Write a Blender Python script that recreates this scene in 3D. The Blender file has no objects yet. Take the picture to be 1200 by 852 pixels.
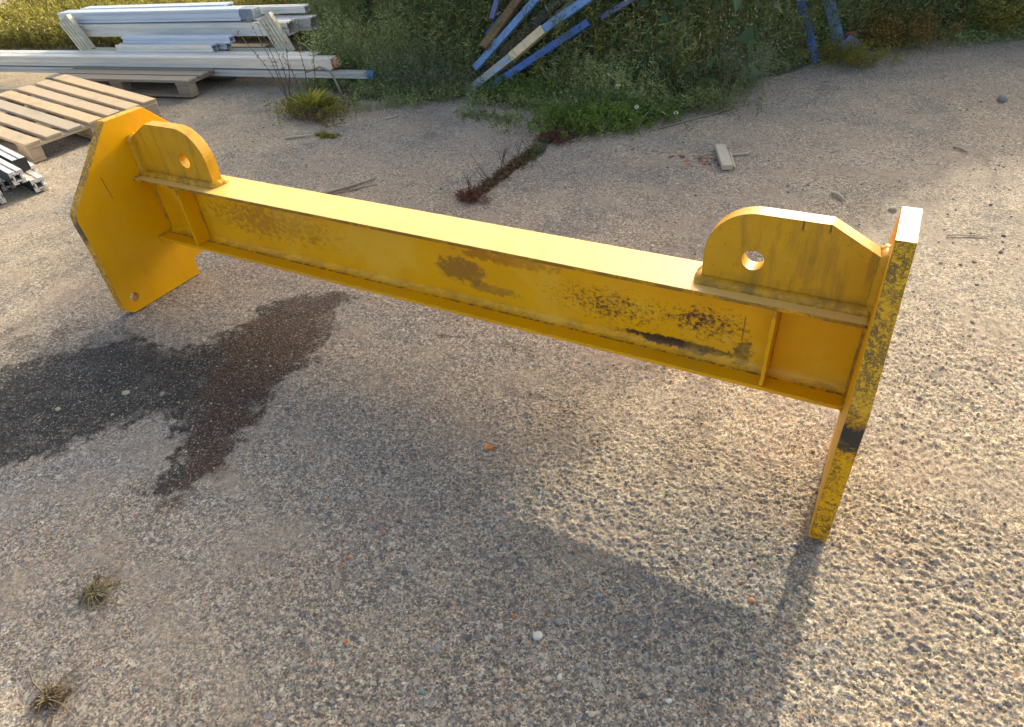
import bpy, math, random
import numpy as np
from mathutils import Vector, Matrix, geometry
random.seed(7); rng = np.random.default_rng(7)
scene = bpy.context.scene
col = scene.collection
PI = math.pi

# ------------------------------------------------------------------ camera, sky, sun, exposure
cam_d = bpy.data.cameras.new('camera'); cam = bpy.data.objects.new('camera', cam_d); col.objects.link(cam)
cam_d.sensor_fit = 'HORIZONTAL'; cam_d.sensor_width = 36; cam_d.lens = 23.582
cam_d.clip_start = 0.05; cam_d.clip_end = 400
RM = [[0.87646089, -0.24296352, 0.4156742], [0.47563623, 0.57094536, -0.6691723], [-0.0747428, 0.78421306, 0.61597354]]
M4 = Matrix(((*RM[0], 2.8802), (*RM[1], -1.7271), (*RM[2], 1.6), (0, 0, 0, 1)))
cam.matrix_world = M4
scene.camera = cam

SUN_EL = math.radians(19.2)
SUN_AZ = math.radians(2.0)          # degrees east of +Y
world = bpy.data.worlds.new('World'); scene.world = world; world.use_nodes = True
wn = world.node_tree.nodes; wn.clear()
sky = wn.new('ShaderNodeTexSky'); sky.sky_type = 'NISHITA'; sky.sun_disc = False
sky.sun_elevation = SUN_EL; sky.sun_rotation = SUN_AZ; sky.air_density = 0.7; sky.dust_density = 4.5; sky.ozone_density = 0.6
bg = wn.new('ShaderNodeBackground'); bg.inputs['Strength'].default_value = 0.15
wo = wn.new('ShaderNodeOutputWorld')
world.node_tree.links.new(sky.outputs[0], bg.inputs[0]); world.node_tree.links.new(bg.outputs[0], wo.inputs[0])
sun_d = bpy.data.lights.new('sun', 'SUN'); sun_d.energy = 2.0; sun_d.angle = math.radians(0.6); sun_d.color = (1.0, 0.94, 0.84)
sun = bpy.data.objects.new('sun', sun_d); col.objects.link(sun)
sd = Vector((math.sin(SUN_AZ) * math.cos(SUN_EL), math.cos(SUN_AZ) * math.cos(SUN_EL), math.sin(SUN_EL)))
sun.rotation_euler = sd.to_track_quat('Z', 'Y').to_euler()
sun.location = (0, 0, 8)
scene.view_settings.view_transform = 'Standard'; scene.view_settings.look = 'None'
scene.view_settings.exposure = 1.66; scene.view_settings.gamma = 1.0
scene.view_settings.use_curve_mapping = False
scene.view_settings.use_white_balance = True; scene.view_settings.white_balance_temperature = 7700; scene.view_settings.white_balance_tint = 6
scene.cycles.max_bounces = 6; scene.cycles.transparent_max_bounces = 8

# ------------------------------------------------------------------ material helper
class Mat:
    def __init__(s, name, rough=0.7, metal=0.0, spec=0.5):
        s.m = bpy.data.materials.new(name); s.m.use_nodes = True
        s.nt = s.m.node_tree; s.N = s.nt.nodes; s.L = s.nt.links
        s.b = s.N['Principled BSDF']; s.set('Roughness', rough); s.set('Metallic', metal); s.set('Specular IOR Level', spec)
        s.tc = s.N.new('ShaderNodeTexCoord')
        s.obj = s.tc.outputs['Object']
    def set(s, k, v):
        if hasattr(v, 'is_output') or isinstance(v, bpy.types.NodeSocket): s.L.new(v, s.b.inputs[k])
        else: s.b.inputs[k].default_value = v
    def inp(s, sock, v):
        if isinstance(v, bpy.types.NodeSocket): s.L.new(v, sock)
        else: sock.default_value = v
    def vec(s, v, scale=(1, 1, 1), loc=(0, 0, 0), rot=(0, 0, 0)):
        n = s.N.new('ShaderNodeMapping'); s.inp(n.inputs[0], v); n.inputs['Scale'].default_value = scale; n.inputs['Location'].default_value = loc
        n.inputs['Rotation'].default_value = rot
        return n.outputs[0]
    def noise(s, scale, detail=4, rough=0.55, v=None, dist=0.0, color=False):
        n = s.N.new('ShaderNodeTexNoise'); n.inputs['Scale'].default_value = scale; n.inputs['Detail'].default_value = detail
        n.inputs['Roughness'].default_value = rough; n.inputs['Distortion'].default_value = dist
        s.L.new(v if v is not None else s.obj, n.inputs['Vector'])
        return n.outputs['Color' if color else 'Fac']
    def voro(s, scale, v=None, out='Color', feature='F1', rand=1.0):
        n = s.N.new('ShaderNodeTexVoronoi'); n.feature = feature; n.inputs['Scale'].default_value = scale; n.inputs['Randomness'].default_value = rand
        s.L.new(v if v is not None else s.obj, n.inputs['Vector']); return n.outputs[out]
    def math(s, op, a, b=0.0, c=0.0, clamp=False):
        n = s.N.new('ShaderNodeMath'); n.operation = op; n.use_clamp = clamp
        s.inp(n.inputs[0], a); s.inp(n.inputs[1], b); s.inp(n.inputs[2], c); return n.outputs[0]
    def ramp(s, v, lo, hi, a=0.0, b=1.0):
        n = s.N.new('ShaderNodeMapRange'); s.inp(n.inputs[0], v)
        n.inputs[1].default_value = lo; n.inputs[2].default_value = hi; n.inputs[3].default_value = a; n.inputs[4].default_value = b
        return n.outputs[0]
    def mix(s, f, a, b, mode='MIX'):
        n = s.N.new('ShaderNodeMix'); n.data_type = 'RGBA'; n.blend_type = mode
        s.inp(n.inputs[0], f)
        for k, v in ((6, a), (7, b)):
            if isinstance(v, bpy.types.NodeSocket): s.L.new(v, n.inputs[k])
            else: n.inputs[k].default_value = (*v[:3], 1)
        return n.outputs[2]
    def attr(s, name, out='Fac'):
        n = s.N.new('ShaderNodeAttribute'); n.attribute_name = name; return n.outputs[out]
    def sep(s, v):
        n = s.N.new('ShaderNodeSeparateXYZ'); s.L.new(v, n.inputs[0]); return n.outputs
    def bump(s, h, dist=0.002, strength=1.0):
        n = s.N.new('ShaderNodeBump'); n.inputs['Distance'].default_value = dist; n.inputs['Strength'].default_value = strength
        s.L.new(h, n.inputs['Height']); s.L.new(n.outputs[0], s.b.inputs['Normal'])
    def edge(s, radius=0.006):
        b = s.N.new('ShaderNodeBevel'); b.samples = 4; b.inputs['Radius'].default_value = radius
        g = s.N.new('ShaderNodeNewGeometry'); d = s.N.new('ShaderNodeVectorMath'); d.operation = 'DOT_PRODUCT'
        s.L.new(b.outputs[0], d.inputs[0]); s.L.new(g.outputs['Normal'], d.inputs[1])
        return s.ramp(d.outputs['Value'], 0.99, 0.8)
    def color(s, c): 
        if isinstance(c, bpy.types.NodeSocket): s.L.new(c, s.b.inputs['Base Color'])
        else: s.b.inputs['Base Color'].default_value = (*c, 1)
        return s.m

# ------------------------------------------------------------------ object helpers
def meta(o, label=None, cat=None, group=None, kind=None):
    if label: o['label'] = label
    if cat: o['category'] = cat
    if group: o['group'] = group
    if kind: o['kind'] = kind
    return o
def empty(name, loc, label, cat, rot=(0, 0, 0), group=None):
    o = bpy.data.objects.new(name, None); col.objects.link(o); o.location = loc; o.rotation_euler = rot
    o.empty_display_size = 0.1
    return meta(o, label, cat, group)
def mesh_obj(name, verts, faces, mat, parent=None, smooth=False, bevel=0.0, seg=2):
    me = bpy.data.meshes.new(name)
    me.from_pydata([tuple(map(float, v)) for v in verts], [], [tuple(f) for f in faces]); me.update()
    if smooth: me.shade_smooth()
    if mat: me.materials.append(mat)
    o = bpy.data.objects.new(name, me); col.objects.link(o)
    if parent: o.parent = parent
    if bevel:
        m = o.modifiers.new('bevel', 'BEVEL'); m.width = bevel; m.segments = seg; m.limit_method = 'ANGLE'; m.angle_limit = math.radians(35); m.use_clamp_overlap = True
        m.harden_normals = False
    return o
def fast_mesh(name, V, F, mat, parent=None, attrs=None, smooth=False):
    """V (n,3) float, F (m,k) int with constant k"""
    V = np.ascontiguousarray(V, np.float32); F = np.ascontiguousarray(F, np.int32); m, k = F.shape
    me = bpy.data.meshes.new(name)
    me.vertices.add(len(V)); me.vertices.foreach_set('co', V.ravel())
    me.loops.add(m * k); me.loops.foreach_set('vertex_index', F.ravel())
    me.polygons.add(m); me.polygons.foreach_set('loop_start', np.arange(0, m * k, k, dtype=np.int32))
    me.polygons.foreach_set('use_smooth', np.full(m, smooth))
    me.update(calc_edges=True)
    for an, (dom, arr) in (attrs or {}).items():
        a = me.attributes.new(an, 'FLOAT', dom); a.data.foreach_set('value', np.ascontiguousarray(arr, np.float32))
    me.materials.append(mat)
    o = bpy.data.objects.new(name, me); col.objects.link(o)
    if parent: o.parent = parent
    return o
def box(x0, x1, y0, y1, z0, z1):
    v = [(x, y, z) for x in (x0, x1) for y in (y0, y1) for z in (z0, z1)]
    f = [(0, 1, 3, 2), (4, 6, 7, 5), (0, 4, 5, 1), (2, 3, 7, 6), (0, 2, 6, 4), (1, 5, 7, 3)]
    return v, f
def join(parts):
    V = []; F = []
    for v, f in parts:
        n = len(V); V += list(v); F += [tuple(i + n for i in q) for q in f]
    return V, F
def plate(outline, holes, t0, t1, mp):
    """extrude a 2D outline with holes between t0 and t1; mp(u,v,t)->xyz"""
    loops = [outline] + holes
    tess = geometry.tessellate_polygon([[Vector((u, v, 0)) for u, v in lp] for lp in loops])
    pts = [p for lp in loops for p in lp]; n = len(pts)
    V = [mp(u, v, t0) for u, v in pts] + [mp(u, v, t1) for u, v in pts]
    F = [tuple(t) for t in tess] + [tuple(i + n for i in reversed(t)) for t in tess]
    k = 0
    for lp in loops:
        m = len(lp)
        for i in range(m):
            a = k + i; b = k + (i + 1) % m; F.append((a, b, b + n, a + n))
        k += m
    return V, F
def fix_normals(o):
    import bmesh
    bm = bmesh.new(); bm.from_mesh(o.data); bmesh.ops.recalc_face_normals(bm, faces=bm.faces); bm.to_mesh(o.data); bm.free(); return o
def circle(cx, cy, r, n=24): return [(cx + r * math.cos(2 * PI * i / n), cy + r * math.sin(2 * PI * i / n)) for i in range(n)]
def tube(pts, radii, n=6, cap=True):
    pts = [Vector(p) for p in pts]
    if not hasattr(radii, '__len__'): radii = [radii] * len(pts)
    V = []; F = []
    for i, p in enumerate(pts):
        t = (pts[min(i + 1, len(pts) - 1)] - pts[max(i - 1, 0)]).normalized()
        a = t.orthogonal().normalized() if i == 0 else (a - t * a.dot(t)).normalized()
        b = t.cross(a)
        for k in range(n):
            an = 2 * PI * k / n; V.append(p + (a * math.cos(an) + b * math.sin(an)) * radii[i])
    for i in range(len(pts) - 1):
        for k in range(n):
            F.append((i * n + k, i * n + (k + 1) % n, (i + 1) * n + (k + 1) % n, (i + 1) * n + k))
    if cap:
        F.append(tuple(reversed(range(n)))); F.append(tuple(range((len(pts) - 1) * n, len(pts) * n)))
    return V, F

def vnoise(x, y, scale, seed=0):
    """smooth 2-D value noise with numpy, in -1..1"""
    r = np.random.default_rng(1000 + seed); T = r.random((256, 256)) * 2 - 1
    u = x * scale + 37.3 * (seed + 1); v = y * scale + 91.7 * (seed + 1)
    i = np.floor(u).astype(int); j = np.floor(v).astype(int); fu = u - i; fv = v - j
    fu = fu * fu * (3 - 2 * fu); fv = fv * fv * (3 - 2 * fv)
    a = T[i % 256, j % 256]; b = T[(i + 1) % 256, j % 256]; c = T[i % 256, (j + 1) % 256]; d = T[(i + 1) % 256, (j + 1) % 256]
    return (a * (1 - fu) + b * fu) * (1 - fv) + (c * (1 - fu) + d * fu) * fv
def fbm(x, y, scale, oct=4, seed=0):
    s = 0; a = 1; t = 0
    for k in range(oct): s = s + a * vnoise(x, y, scale * 2 ** k, seed * 7 + k); t += a; a *= 0.55
    return s / t
def poly_sd(X, Y, P):
    """signed distance to polygon, positive inside"""
    d = np.full(X.shape, 1e9); ins = np.zeros(X.shape, bool); n = len(P)
    for i in range(n):
        x0, y0 = P[i]; x1, y1 = P[(i + 1) % n]; ex, ey = x1 - x0, y1 - y0
        t = np.clip(((X - x0) * ex + (Y - y0) * ey) / (ex * ex + ey * ey + 1e-12), 0, 1)
        d = np.minimum(d, np.hypot(X - x0 - t * ex, Y - y0 - t * ey))
        c = ((y0 > Y) != (y1 > Y)) & (X < ex * (Y - y0) / (ey + 1e-12) + x0); ins ^= c
    return np.where(ins, d, -d)
def sstep(a, b, x): t = np.clip((x - a) / (b - a), 0, 1); return t * t * (3 - 2 * t)

# ------------------------------------------------------------------ ground
def axis(segs):
    out = [segs[0][0]]
    for a, b, st in segs:
        n = max(1, int(round((b - a) / st))); out += list(a + (b - a) * (np.arange(n) + 1) / n)
    return np.array(out)
gx = axis([(-60, -14, 2.0), (-14, -5, .12), (-5, -1.2, .03), (-1.2, -.4, .014), (-.4, .9, .0068), (.9, 1.8, .0050), (1.8, 3.7, .0038), (3.7, 4.6, .012), (4.6, 8, .06), (8, 60, 2.0)])
gy = axis([(-30, -4, 1.5), (-4, -1.85, .04), (-1.85, -.1, .0042), (-.1, .9, .0072), (.9, 2.4, .0125), (2.4, 4.2, .022), (4.2, 8, .06), (8, 100, 3.0)])
GX, GY = np.meshgrid(gx, gy, indexing='ij'); NX, NY = GX.shape
GZ = 0.004 * fbm(GX, GY, 1.6, 3, 1) + 0.0022 * fbm(GX, GY, 14, 3, 2) - 0.004
# stones pressed into the surface, stamped as flat domes
tint = np.zeros_like(GX)
def sand_mask(x, y):
    s = sstep(1.6, 2.6, x + .25 * fbm(x, y, 2.2, 3, 5) - .25 * np.clip(y, -2, 3)) * sstep(2.6, .2, y)
    return s
def stamp(n, r0, r1, x0, x1, y0, y1, hs, tsel=None):
    cx = rng.uniform(x0, x1, n); cy = rng.uniform(y0, y1, n); R = r0 + (r1 - r0) * rng.random(n) ** 2.4
    A = rng.uniform(0, PI, n); E = rng.uniform(.55, 1, n); T = rng.random(n) * 0.98 + 0.01; H = rng.uniform(.35, .8, n)
    sm = sand_mask(cx, cy); TX = rng.uniform(-1, 1, n); TY = rng.uniform(-1, 1, n); H *= .12 + .95 * sstep(-.30, .40, fbm(cx, cy, 2.3, 3, 71))
    if tsel: T = rng.choice(tsel, n)
    for k in range(n):
        r = R[k]; i0, i1 = np.searchsorted(gx, (cx[k] - r, cx[k] + r)); j0, j1 = np.searchsorted(gy, (cy[k] - r, cy[k] + r))
        if i1 <= i0 or j1 <= j0: continue
        dx = GX[i0:i1, j0:j1] - cx[k]; dy = GY[i0:i1, j0:j1] - cy[k]; c, s = math.cos(A[k]), math.sin(A[k])
        u = dx * c + dy * s; v = (-dx * s + dy * c) / E[k]; q = (np.abs(u) ** 2.6 + np.abs(v) ** 2.6) / r ** 2.6
        m = q < 1; h = hs * r * H[k] * (1 - q) ** 0.5 * (0.8 + 0.5 * sm[k])
        h = np.where(m, h * (1 + .45 * (u * TX[k] + v * TY[k]) / r), 0)
        sub = GZ[i0:i1, j0:j1]; sub += h * m
        ts = tint[i0:i1, j0:j1]; ts[m & (q < .9)] = T[k]
stamp(75000, .0038, .009, -.4, 4.0, -1.85, .7, .43)
stamp(2600, .008, .0145, -.4, 4.0, -1.85, .6, .34)
stamp(1500, .006, .013, 1.5, 3.1, -1.5, -.55, .22, [.45, .70, .72, .98, .2, .8])
stamp(700, .006, .012, .4, 1.6, -1.6, -.6, .22, [.45, .70, .3, .89, .93, .8])
stamp(450, .007, .015, 2.9, 3.8, -1.2, .8, .30, [.45, .70, .72, .98])
stamp(3500, .010, .018, -1.2, 4.4, .6, 3.0, .3, [.3, .2, .8, .55])
tint *= np.where(GY > .7, .0, 1)
rel = 0.0012 * vnoise(GX, GY, 95, 21) + 0.0011 * rng.normal(size=GX.shape).clip(-1.5, 1.5)
GZ += rel * ((GX > -.5) & (GX < 4) & (GY > -1.9) & (GY < 1)) * (0.5 + sand_mask(GX, GY))
wob = lambda s, a: 1.5 * a * fbm(GX, GY, s, 4, 11) + .05 * fbm(GX, GY, 34, 3, 12)
dark = [(-.36, -1.0), (-.2, -.86), (-.05, -.73), (.02, -.57), (.13, -.48), (.32, -.45), (.46, -.45), (.55, -.37), (.54, -.19), (.55, -.01), (.69, .1), (.84, .22), (.91, .11), (.84, .01), (.98, -.14), (1.03, -.29), (1.01, -.41), (1.09, -.64), (1.12, -.77), (1.14, -.88), (1.12, -1.01), (1.1, -1.12), (.98, -1.03), (1.01, -.95), (.79, -.77), (.69, -.82), (.59, -.96), (.52, -1.12), (.2, -1.28)]
brown = [(.58, -.2), (.63, .08), (.83, .12), (.98, -.11), (.97, -.34), (1.01, -.57), (1.12, -.77), (1.17, -.92), (1.12, -1.12), (1.04, -.99), (.9, -.78), (.7, -.54)]
blue = [(.2, -1.28), (.52, -1.12), (.59, -.96), (.69, -.82), (.79, -.77), (.99, -.94), (.94, -1.11), (.81, -1.27), (.62, -1.49)]
blue2 = [(.86, -.03), (.92, .15), (1.04, .04), (1.01, -.15)]
soft = [(-.64, -.85), (-.51, -.69), (-.35, -.45), (-.12, -.34), (.06, -.38), (.37, -.4), (.17, -.51), (.02, -.77), (-.32, -1.01)]
m_dark = sstep(-.035, .035, poly_sd(GX, GY, dark) + wob(9, .045))
m_dark = np.maximum(m_dark, .5 * sstep(-.1, .12, poly_sd(GX, GY, soft) + wob(6, .06)))
for (cx, cy, rx, ry, a) in ((1.48, .08, .10, .035, .4), (1.79, .1, .12, .04, -.2), (2.26, .18, .12, .03, .3), (1.98, -.12, .07, .02, 0), (2.15, .3, .06, .02, .5), (.1, 1.12, .07, .03, 0), (.75, 1.05, .05, .03, 0), (-.15, 1.0, .07, .025, 0)):
    dx, dy = GX - cx, GY - cy; c, s = math.cos(a), math.sin(a)
    q = ((dx * c + dy * s) / rx) ** 2 + ((-dx * s + dy * c) / ry) ** 2
    m_dark = np.maximum(m_dark, .75 * np.exp(-q * 1.2) * sstep(-.5, .4, fbm(GX, GY, 30, 2, 4)))
m_dark *= 1 - .55 * sstep(.05, .45, fbm(GX, GY, 5.5, 5, 23)) * sstep(-.1, -.35, GX - .35)
m_dark *= 1 - .7 * sstep(.0, .3, fbm(GX, GY, 17, 4, 24)) * sstep(.09, .0, poly_sd(GX, GY, dark))
m_brown = sstep(-.05, .05, poly_sd(GX, GY, brown) + wob(11, .05))
m_blue = np.maximum(sstep(-.04, .12, poly_sd(GX, GY, blue) + wob(7, .06)), sstep(-.02, .03, poly_sd(GX, GY, blue2) + wob(9, .03)))
m_sand = np.clip(sand_mask(GX, GY) + .5 * sstep(.1, .6, fbm(GX + .5 * GY, GY, 1.3, 4, 13)) + .7 * sstep(-.1, -1.1, GX) * sstep(-1.3, -.2, GY) * sstep(3.5, 2.2, GY), 0, 1)
fr = [(-9, 6.2), (-7, 4.6), (-6.2, 3.9), (-5.2, 3.1), (-3.5, 3.2), (-2.4, 3.3), (-1.6, 2.75), (-1.05, 2.42), (-.5, 2.62), (-.08, 2.75), (.45, 2.72), (.82, 2.45), (1.4, 2.62), (1.62, 3.2), (1.9, 3.85), (2.25, 4.35), (2.5, 4.85), (3.0, 5.2), (3.7, 5.45), (6, 5.7), (12, 6.0)]
frx = np.array([a for a, b in fr]); fry = np.array([b for a, b in fr])
front = lambda x: np.interp(x, frx, fry)
crk = .86 + .03 * np.sin(GY * 7) + .05 * np.clip(GY - 1.9, 0, 1)
m_crack = np.exp(-((GX - crk) / .022) ** 2) * sstep(-.5, .3, fbm(GX, GY, 20, 2, 91)) * sstep(1.1, 1.3, GY) * sstep(2.6, 2.3, GY)
m_soil = sstep(-.05, .25, GY - front(GX) + .18 * fbm(GX, GY, 3.5, 4, 17)) * (1 - .6 * sstep(-6, -7.5, GX))
m_agg = sstep(-.35, .30, fbm(GX, GY, 2.6, 4, 77) + .9 * np.exp(-((GX - 2.35) / .75) ** 2 - ((GY + 1.15) / .42) ** 2) - .25)
m_soil = np.maximum(m_soil, .8 * m_crack)
idx = np.arange(NX * NY).reshape(NX, NY)
F = np.stack([idx[:-1, :-1], idx[1:, :-1], idx[1:, 1:], idx[:-1, 1:]], -1).reshape(-1, 4)
V = np.stack([GX, GY, GZ], -1).reshape(-1, 3)

g = Mat('gravelly_asphalt', rough=.93, spec=.22)
n1 = g.noise(1.3, 5, .6); n2 = g.noise(5.5, 5, .6); n3 = g.noise(38, 4, .7); n4 = g.noise(1.0, 4, .6, v=g.vec(g.obj, (.5, 2.6, 1), rot=(0, 0, -1.1)))
sand = g.attr('sand'); darkm = g.attr('dark'); brownm = g.attr('brown'); bluem = g.attr('blue'); soil = g.attr('soil'); tin = g.attr('tint')
grey = g.mix(g.ramp(n1, .35, .65), (.25, .212, .172), (.36, .302, .24))
tan = g.mix(g.ramp(n2, .35, .65), (.40, .325, .225), (.34, .28, .20))
c = g.mix(g.math('MULTIPLY', g.ramp(n4, .42, .68), .55), grey, (.36, .30, .225))
c = g.mix(g.math('MULTIPLY', sand, g.ramp(n3, .3, .6, .6, 1.0), clamp=True), c, tan)
c = g.mix(g.math('MULTIPLY', g.ramp(g.noise(2.1, 4, .6, v=g.vec(g.obj, loc=(5, 3, 0))), .56, .72), .35), c, (.34, .235, .19))
c = g.mix(g.math('MULTIPLY', g.ramp(g.noise(1.7, 4, .6, v=g.vec(g.obj, loc=(15, 9, 0))), .55, .7), .5), c, (.21, .205, .195))
c = g.mix(g.math('MULTIPLY', bluem, .75), c, (.29, .285, .285))
# big stones: tinted by the stamped attribute
vs = g.ramp(tin, 0, 1)
def stonecol(t):
    n = g.N.new('ShaderNodeValToRGB'); e = n.color_ramp.elements; n.color_ramp.interpolation = 'CONSTANT'
    pal = [(0, (.20, .19, .18)), (.18, (.27, .24, .21)), (.40, (.13, .14, .155)), (.50, (.36, .31, .25)), (.68, (.10, .115, .12)), (.75, (.24, .24, .25)), (.87, (.30, .2, .16)), (.91, (.45, .42, .36)), (.975, (.14, .20, .19))]
    e[0].position = 0; e[0].color = (*pal[0][1], 1); e[1].position = pal[1][0]; e[1].color = (*pal[1][1], 1)
    for p, cc in pal[2:]: el = e.new(p); el.color = (*cc, 1)
    g.L.new(t, n.inputs[0]); return n.outputs[0]
smask = g.ramp(tin, .005, .01)
stc = g.mix(g.math('MULTIPLY', g.math('ADD', sand, .25, clamp=True), g.ramp(n3, .35, .55, .35, .85)), stonecol(tin), c)
agg = g.attr('agg'); c = g.mix(g.math('MULTIPLY', agg, .75), c, (.185, .175, .160))
c = g.mix(g.math('MULTIPLY', smask, .80), c, stc)
def flatstones(c, sc, thr, size, off):
    vv = g.vec(g.obj, loc=(off, off, 0)); dd = g.voro(sc, v=vv, out='Distance'); cc = g.sep(g.voro(sc, v=vv, out='Color'))
    m = g.math('MULTIPLY', g.ramp(dd, size, size - .06), g.ramp(g.math('ADD', cc[0], g.math('MULTIPLY', agg, .16)), thr, thr + .01))
    return g.mix(g.math('MULTIPLY', m, .85), c, stonecol(cc[1]))
# fine grit: random bright and dark grains of 2-5 mm
vc = g.voro(230, out='Color'); vcs = g.sep(vc)
vd = g.voro(105, out='Color'); vds = g.sep(vd)
gr = g.ramp(vcs[0], 0, 1, .30, 1.75)
cs = g.N.new('ShaderNodeCombineXYZ')
for k in range(3): g.L.new(gr, cs.inputs[k])
c = g.mix(.85, c, cs.outputs[0], 'MULTIPLY')
c = g.mix(g.math('MULTIPLY', g.ramp(vcs[1], .90, .91), .7), c, (.58, .53, .44))
c = g.mix(g.math('MULTIPLY', g.ramp(vcs[2], .90, .91), .6), c, (.10, .095, .09))
c = g.mix(g.math('MULTIPLY', g.ramp(vds[0], .86, .87), .6), c, (.11, .115, .125))
c = g.mix(g.math('MULTIPLY', g.ramp(vds[1], .955, .96), .6), c, (.52, .48, .40))
c = g.mix(g.math('MULTIPLY', g.ramp(vds[2], .975, .98), .5), c, (.42, .22, .13))
c = flatstones(c, 62, .80, .40, 1.3); c = flatstones(c, 34, .94, .36, 5.7); mg = g.ramp(g.sep(g.voro(82, out='Color'))[0], 0, 1, .80, 1.2); cm = g.N.new('ShaderNodeCombineXYZ')
for k in range(3): g.L.new(mg, cm.inputs[k])
c = g.mix(1.0, c, cm.outputs[0], 'MULTIPLY')
dust = g.math('MULTIPLY', g.math('MULTIPLY', g.ramp(g.noise(2.6, 6, .65, v=g.vec(g.obj, (1, 1.5, 1), loc=(3, 7, 0), rot=(0, 0, .5))), .47, .64), g.ramp(agg, 0, 1, 1, .15)), g.ramp(n3, .3, .6, .45, .75))
c = g.mix(dust, c, g.mix(g.ramp(n2, .4, .6), (.36, .30, .235), (.30, .25, .205)))
fd = g.ramp(g.noise(6.5, 6, .7, v=g.vec(g.obj, loc=(9, 2, 0))), .56, .66); c = g.mix(g.math('MULTIPLY', fd, .35), c, (.15, .135, .12))
# oil: darkens, grain edges uneven
od = g.math('MULTIPLY', g.math('MULTIPLY', g.ramp(g.math('ADD', darkm, g.math('MULTIPLY', g.math('SUBTRACT', g.noise(70, 4, .8), .5), 1.5)), .22, .85), g.ramp(vds[1], .0, 1.0, 1.0, .86)), g.ramp(g.noise(9, 6, .75), .34, .50, .74, 1.0))
od = g.math('MULTIPLY', od, g.ramp(vcs[1], .86, .9, 1.0, .45)); c = g.mix(od, c, g.mix(vcs[2], (.012, .012, .013), (.046, .040, .035)))
ob = g.math('MULTIPLY', g.ramp(g.math('ADD', brownm, g.math('MULTIPLY', g.math('SUBTRACT', g.noise(13, 6, .75), .5), 3.4)), .25, 1.0), g.ramp(vcs[1], .6, .9, .72, .25))
c = g.mix(ob, c, g.mix(g.ramp(vcs[2], .3, .7), (.024, .014, .010), (.13, .066, .040)))
c = g.mix(g.math('MULTIPLY', g.ramp(g.math('ADD', soil, g.math('MULTIPLY', g.math('SUBTRACT', n3, .5), .8)), .35, .75), .9), c, g.mix(n2, (.05, .045, .028), (.12, .10, .06)))
g.set('Roughness', g.ramp(od, 0, 1, .93, .62))
hb = g.math('ADD', g.math('MULTIPLY', vcs[0], .5), g.math('ADD', g.noise(260, 3, .6), g.math('MULTIPLY', vds[2], .8)))
g.bump(hb, .0022, .55)
ground = fast_mesh('ground', V, F, g.color(c), attrs={'sand': ('POINT', m_sand.ravel()), 'dark': ('POINT', m_dark.ravel()), 'brown': ('POINT', m_brown.ravel()), 'blue': ('POINT', m_blue.ravel()), 'soil': ('POINT', m_soil.ravel()), 'tint': ('POINT', tint.ravel()), 'agg': ('POINT', m_agg.ravel())}, smooth=True)
meta(ground, 'sandy grey gravelled asphalt yard with a dark oil stain on the left', kind='structure')

def zat(x, y):
    i = int(np.clip(np.searchsorted(gx, x), 1, NX - 1)); j = int(np.clip(np.searchsorted(gy, y), 1, NY - 1)); return float(GZ[i, j])

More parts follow.
